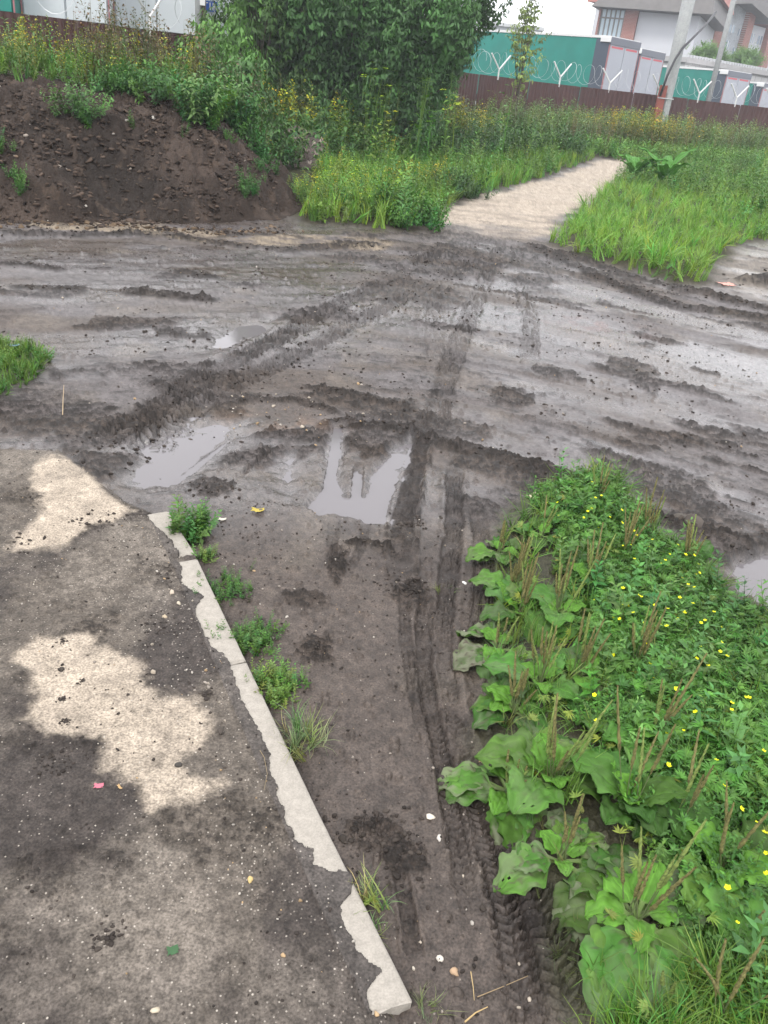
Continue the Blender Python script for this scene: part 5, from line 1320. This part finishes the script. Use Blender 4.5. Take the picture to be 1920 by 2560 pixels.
VZ = lambda a, b: (surf(a, b))
_sf = surf
def surf(x, y, key='z'):
    return soilz(np.atleast_1d(np.asarray(x, float)), np.atleast_1d(np.asarray(y, float)))
MF = np.array([[-7.5, 7.0], [-5.5, 7.6], [-4.12, 8.4], [-3.1, 8.95], [-2.2, 9.7], [-1.7, 10.4], [-1.8, 11.6], [-3, 11.8], [-7.5, 10.5]])
m_ = T(); P = sample(MF, 14000); lumpfield(P, .007, .036, [(.028, .020, .015), (.042, .030, .023), (.07, .05, .038)], LC, m_, 3.2, .1)
P = sample(MF, 260); lumpfield(P, .008, .028, [(.22, .19, .16), (.14, .10, .07), (.3, .28, .25)], LT, m_, 3.0, .3)
P = GP([(0, 548), (150, 552), (300, 556), (450, 568), (600, 575), (690, 560)]); t = rng.rand(700) * 5; i = t.astype(int); q = P[i] + (P[i + 1] - P[i]) * (t - i)[:, None] + rng.randn(700, 2) * .12
lumpfield(q, .006, .035, [(.022, .016, .013), (.05, .036, .028), (.10, .07, .045)], LC, m_, 3.0, .1)
tag(finish(m_, 'soil_clods', SOILM), 'loose clods and stones covering the face and foot of the soil heap', 'soil clods', kind='stuff')
surf = _sf
tag(finish(o, 'gravel', STONE), 'small pale pebbles scattered over the mud and pavement', 'gravel', kind='stuff')
def stone(px, py, s, col, label, group=None, name='stone', flat=.6, tm=3):
    g = G(px, py); v, q, c = LT[tm % 8]; r = rots(1, .15)[0]; z = float(surf(g[0], g[1])[0]); o = T().add((v * [1, 1, flat / .65]) @ r.T * s, q, c * np.array(col) * 1.0)
    ob = finish(o, name, STONE); ob.location = (g[0], g[1], z + s * .25); tag(ob, label, 'stone', group)
stone(1079, 2025, .0125, (.62, .56, .46), 'smooth whitish stone, the brightest on the mud track', flat=.3)
stone(1165, 1442, .009, (.6, .6, .56), 'small white stone lying on the tread marks near a tiny grass tuft', flat=.5, tm=5)
stone(1100, 2080, .008, (.45, .42, .38), 'small grey white stone just below the smooth whitish stone', tm=6)
stone(1105, 2375, .009, (.5, .46, .40), 'white chip of stone near the bottom of the track', tm=2)
stone(1142, 2408, .010, (.36, .25, .16), 'orange brown stone on mud between kerb corner and plantains', tm=1)
stone(1040, 2093 + 300, .005, (.4, .36, .3), 'tiny stone on mud right of the bare kerb corner', tm=7)
stone(430, 1480, .010, (.40, .34, .27), 'tan stone at the upper right of the pavement, one of a small cluster', tm=4)
stone(446, 1508, .008, (.42, .37, .29), 'tan stone on pavement just below the small cluster', tm=6)
stone(412, 1539, .010, (.38, .31, .22), 'angular tan stone on pavement below the cluster beside the kerb', tm=0)
stone(383, 1678, .009, (.33, .28, .22), 'pointed brown stone at the right edge of the dry pavement patch', tm=2)
stone(625, 2199, .008, (.44, .33, .15), 'yellowish stone on pavement left of the kerb', tm=1)
stone(390, 2523, .008, (.46, .40, .30), 'cream stone near the bottom edge of the pavement', tm=5)
stone(550, 1832, .011, (.06, .05, .042), 'dark clod right of the dry patch beside the kerb', tm=3)
stone(443, 1912, .009, (.05, .045, .04), 'dark pebble on the lower dry pavement patch', tm=4)
stone(1735, 1300, .05, (.10, .085, .075), 'fist sized muddy stone on the ridge above the green patch', tm=2)
stone(1704, 1282, .04, (.08, .07, .06), 'muddy stone left of the fist sized one on the ridge', tm=5)
def stick(pts, r, col, label, name='straw', cat='straw', group='dry straws on the mud'):
    P = []
    for (px, py, dz) in pts:
        g = G(px, py); P.append((g[0], g[1], float(surf(g[0], g[1])[0]) + r + dz))
    c = Vector(P[0]); g_ = Geo().tube([Vector(p) - c for p in P], r, 5, r * .5)
    o = g_.build(name, simple(name + '_dry', col, .8)); o.location = c; tag(o, label, cat, group)
stick([(1182, 2408, .004), (1188, 2445, .006), (1192, 2475, .001)], .0013, (.38, .28, .14), 'upright looking dry straw near the bottom of the track')
stick([(1168, 2530, .001), (1195, 2508, .004), (1226, 2492, .001)], .0018, (.42, .30, .14), 'thickest dry straw lying near the bottom edge')
stick([(1200, 2466, .001), (1260, 2445, .004), (1325, 2422, .001)], .0011, (.26, .19, .11), 'long thin brown straw pointing at the plantains')
stick([(660, 1975, .001), (668, 1940, .004), (660, 1900, .006), (650, 1880, .001)][::-1], .001, (.22, .17, .1), 'thin stem beside the longest kerb stone')
stick([(155, 1020, .001), (157, 990, .02), (160, 965, .03)], .0022, (.42, .32, .2), 'pale stem sticking up from mud above the pavement')
def flatbit(px, py, w, h, col, label, name, cat, yaw=0, curl=.3, group=None, lift=.003, rough=.6, n=7, seed=1):
    g = G(px, py); r = np.random.RandomState(seed); V = []; Q = []
    for i in range(n):
        for j in range(n):
            u, v = i / (n - 1) * 2 - 1, j / (n - 1) * 2 - 1; e = 1 + .12 * r.randn() * (max(abs(u), abs(v)) > .9)
            V.append((u * w / 2 * e, v * h / 2 * e, curl * w * (.25 * u * u + .12 * r.rand())))
    for i in range(n - 1):
        for j in range(n - 1): Q.append((i * n + j, i * n + j + 1, (i + 1) * n + j + 1, (i + 1) * n + j))
    o = mesh_np(name, np.array(V) @ rotm(yaw).T, quads=np.array(Q)[:, ::-1], mats=[simple(name + '_stuff', col, rough, 0, .15, 40)]); o.location = (g[0], g[1], float(surf(g[0], g[1])[0]) + lift)
    tag(o, label, cat, group)
flatbit(1818, 704, .16, .14, (.55, .25, .20), 'pink scrap of paper on bare earth at the right edge', 'paper_scrap', 'litter', .3, .15)
flatbit(34, 876, .07, .04, (.14, .24, .30), 'pale blue scrap caught in grass at the left edge', 'plastic_scrap', 'litter', .2, .3, lift=.035)
flatbit(1712, 1338, .05, .02, (.7, .7, .7), 'white scrap of plastic between the ridge and the green patch', 'plastic_scrap', 'litter', .5, .4)
flatbit(247, 1963, .022, .014, (.42, .12, .16), 'small pink flower petals pressed onto the muddy pavement', 'petal_cluster', 'petals', .2, .3)
flatbit(300, 1968, .018, .006, (.40, .26, .12), 'curled brown dry leaf on the pavement right of the pink petals', 'dry_leaf', 'leaf', -.7, .8)
flatbit(432, 2375, .022, .018, (.03, .085, .03), 'dark green fallen leaf on the wet pavement near the bottom', 'fallen_leaf', 'leaf', .4, .4)
flatbit(645, 1266, .05, .028, (.36, .28, .04), 'yellow wilted flower head on mud above the corridor', 'wilted_flower', 'flower', .1, .5)
flatbit(556, 1282, .03, .018, (.5, .46, .38), 'small whitish leaf scrap on mud near the far kerb clump', 'leaf_scrap', 'leaf', .1, .5)
flatbit(1208, 1893, .022, .014, (.38, .26, .12), 'orange dry leaf at the edge of the plantains', 'dry_leaf', 'leaf', .1, .5)
flatbit(1332, 1240, .06, .05, (.45, .42, .28), 'withered pale leaf at the far left tip of the green patch', 'withered_leaf', 'leaf', .6, .9)

# ------------------------------------------------------------------ air
hz_m = bpy.data.materials.new('haze'); hz_m.use_nodes = True; hn = hz_m.node_tree; hn.nodes.clear()
ho = hn.nodes.new('ShaderNodeOutputMaterial'); hv = hn.nodes.new('ShaderNodeVolumePrincipled')
hv.inputs['Color'].default_value = (.88, .93, 1, 1); hv.inputs['Density'].default_value = .0014
hn.links.new(hv.outputs['Volume'], ho.inputs['Volume'])
hb = Geo().box((-320, -320, -1.6), (320, 320, 24)).build('haze', hz_m); tag(hb, kind='stuff')
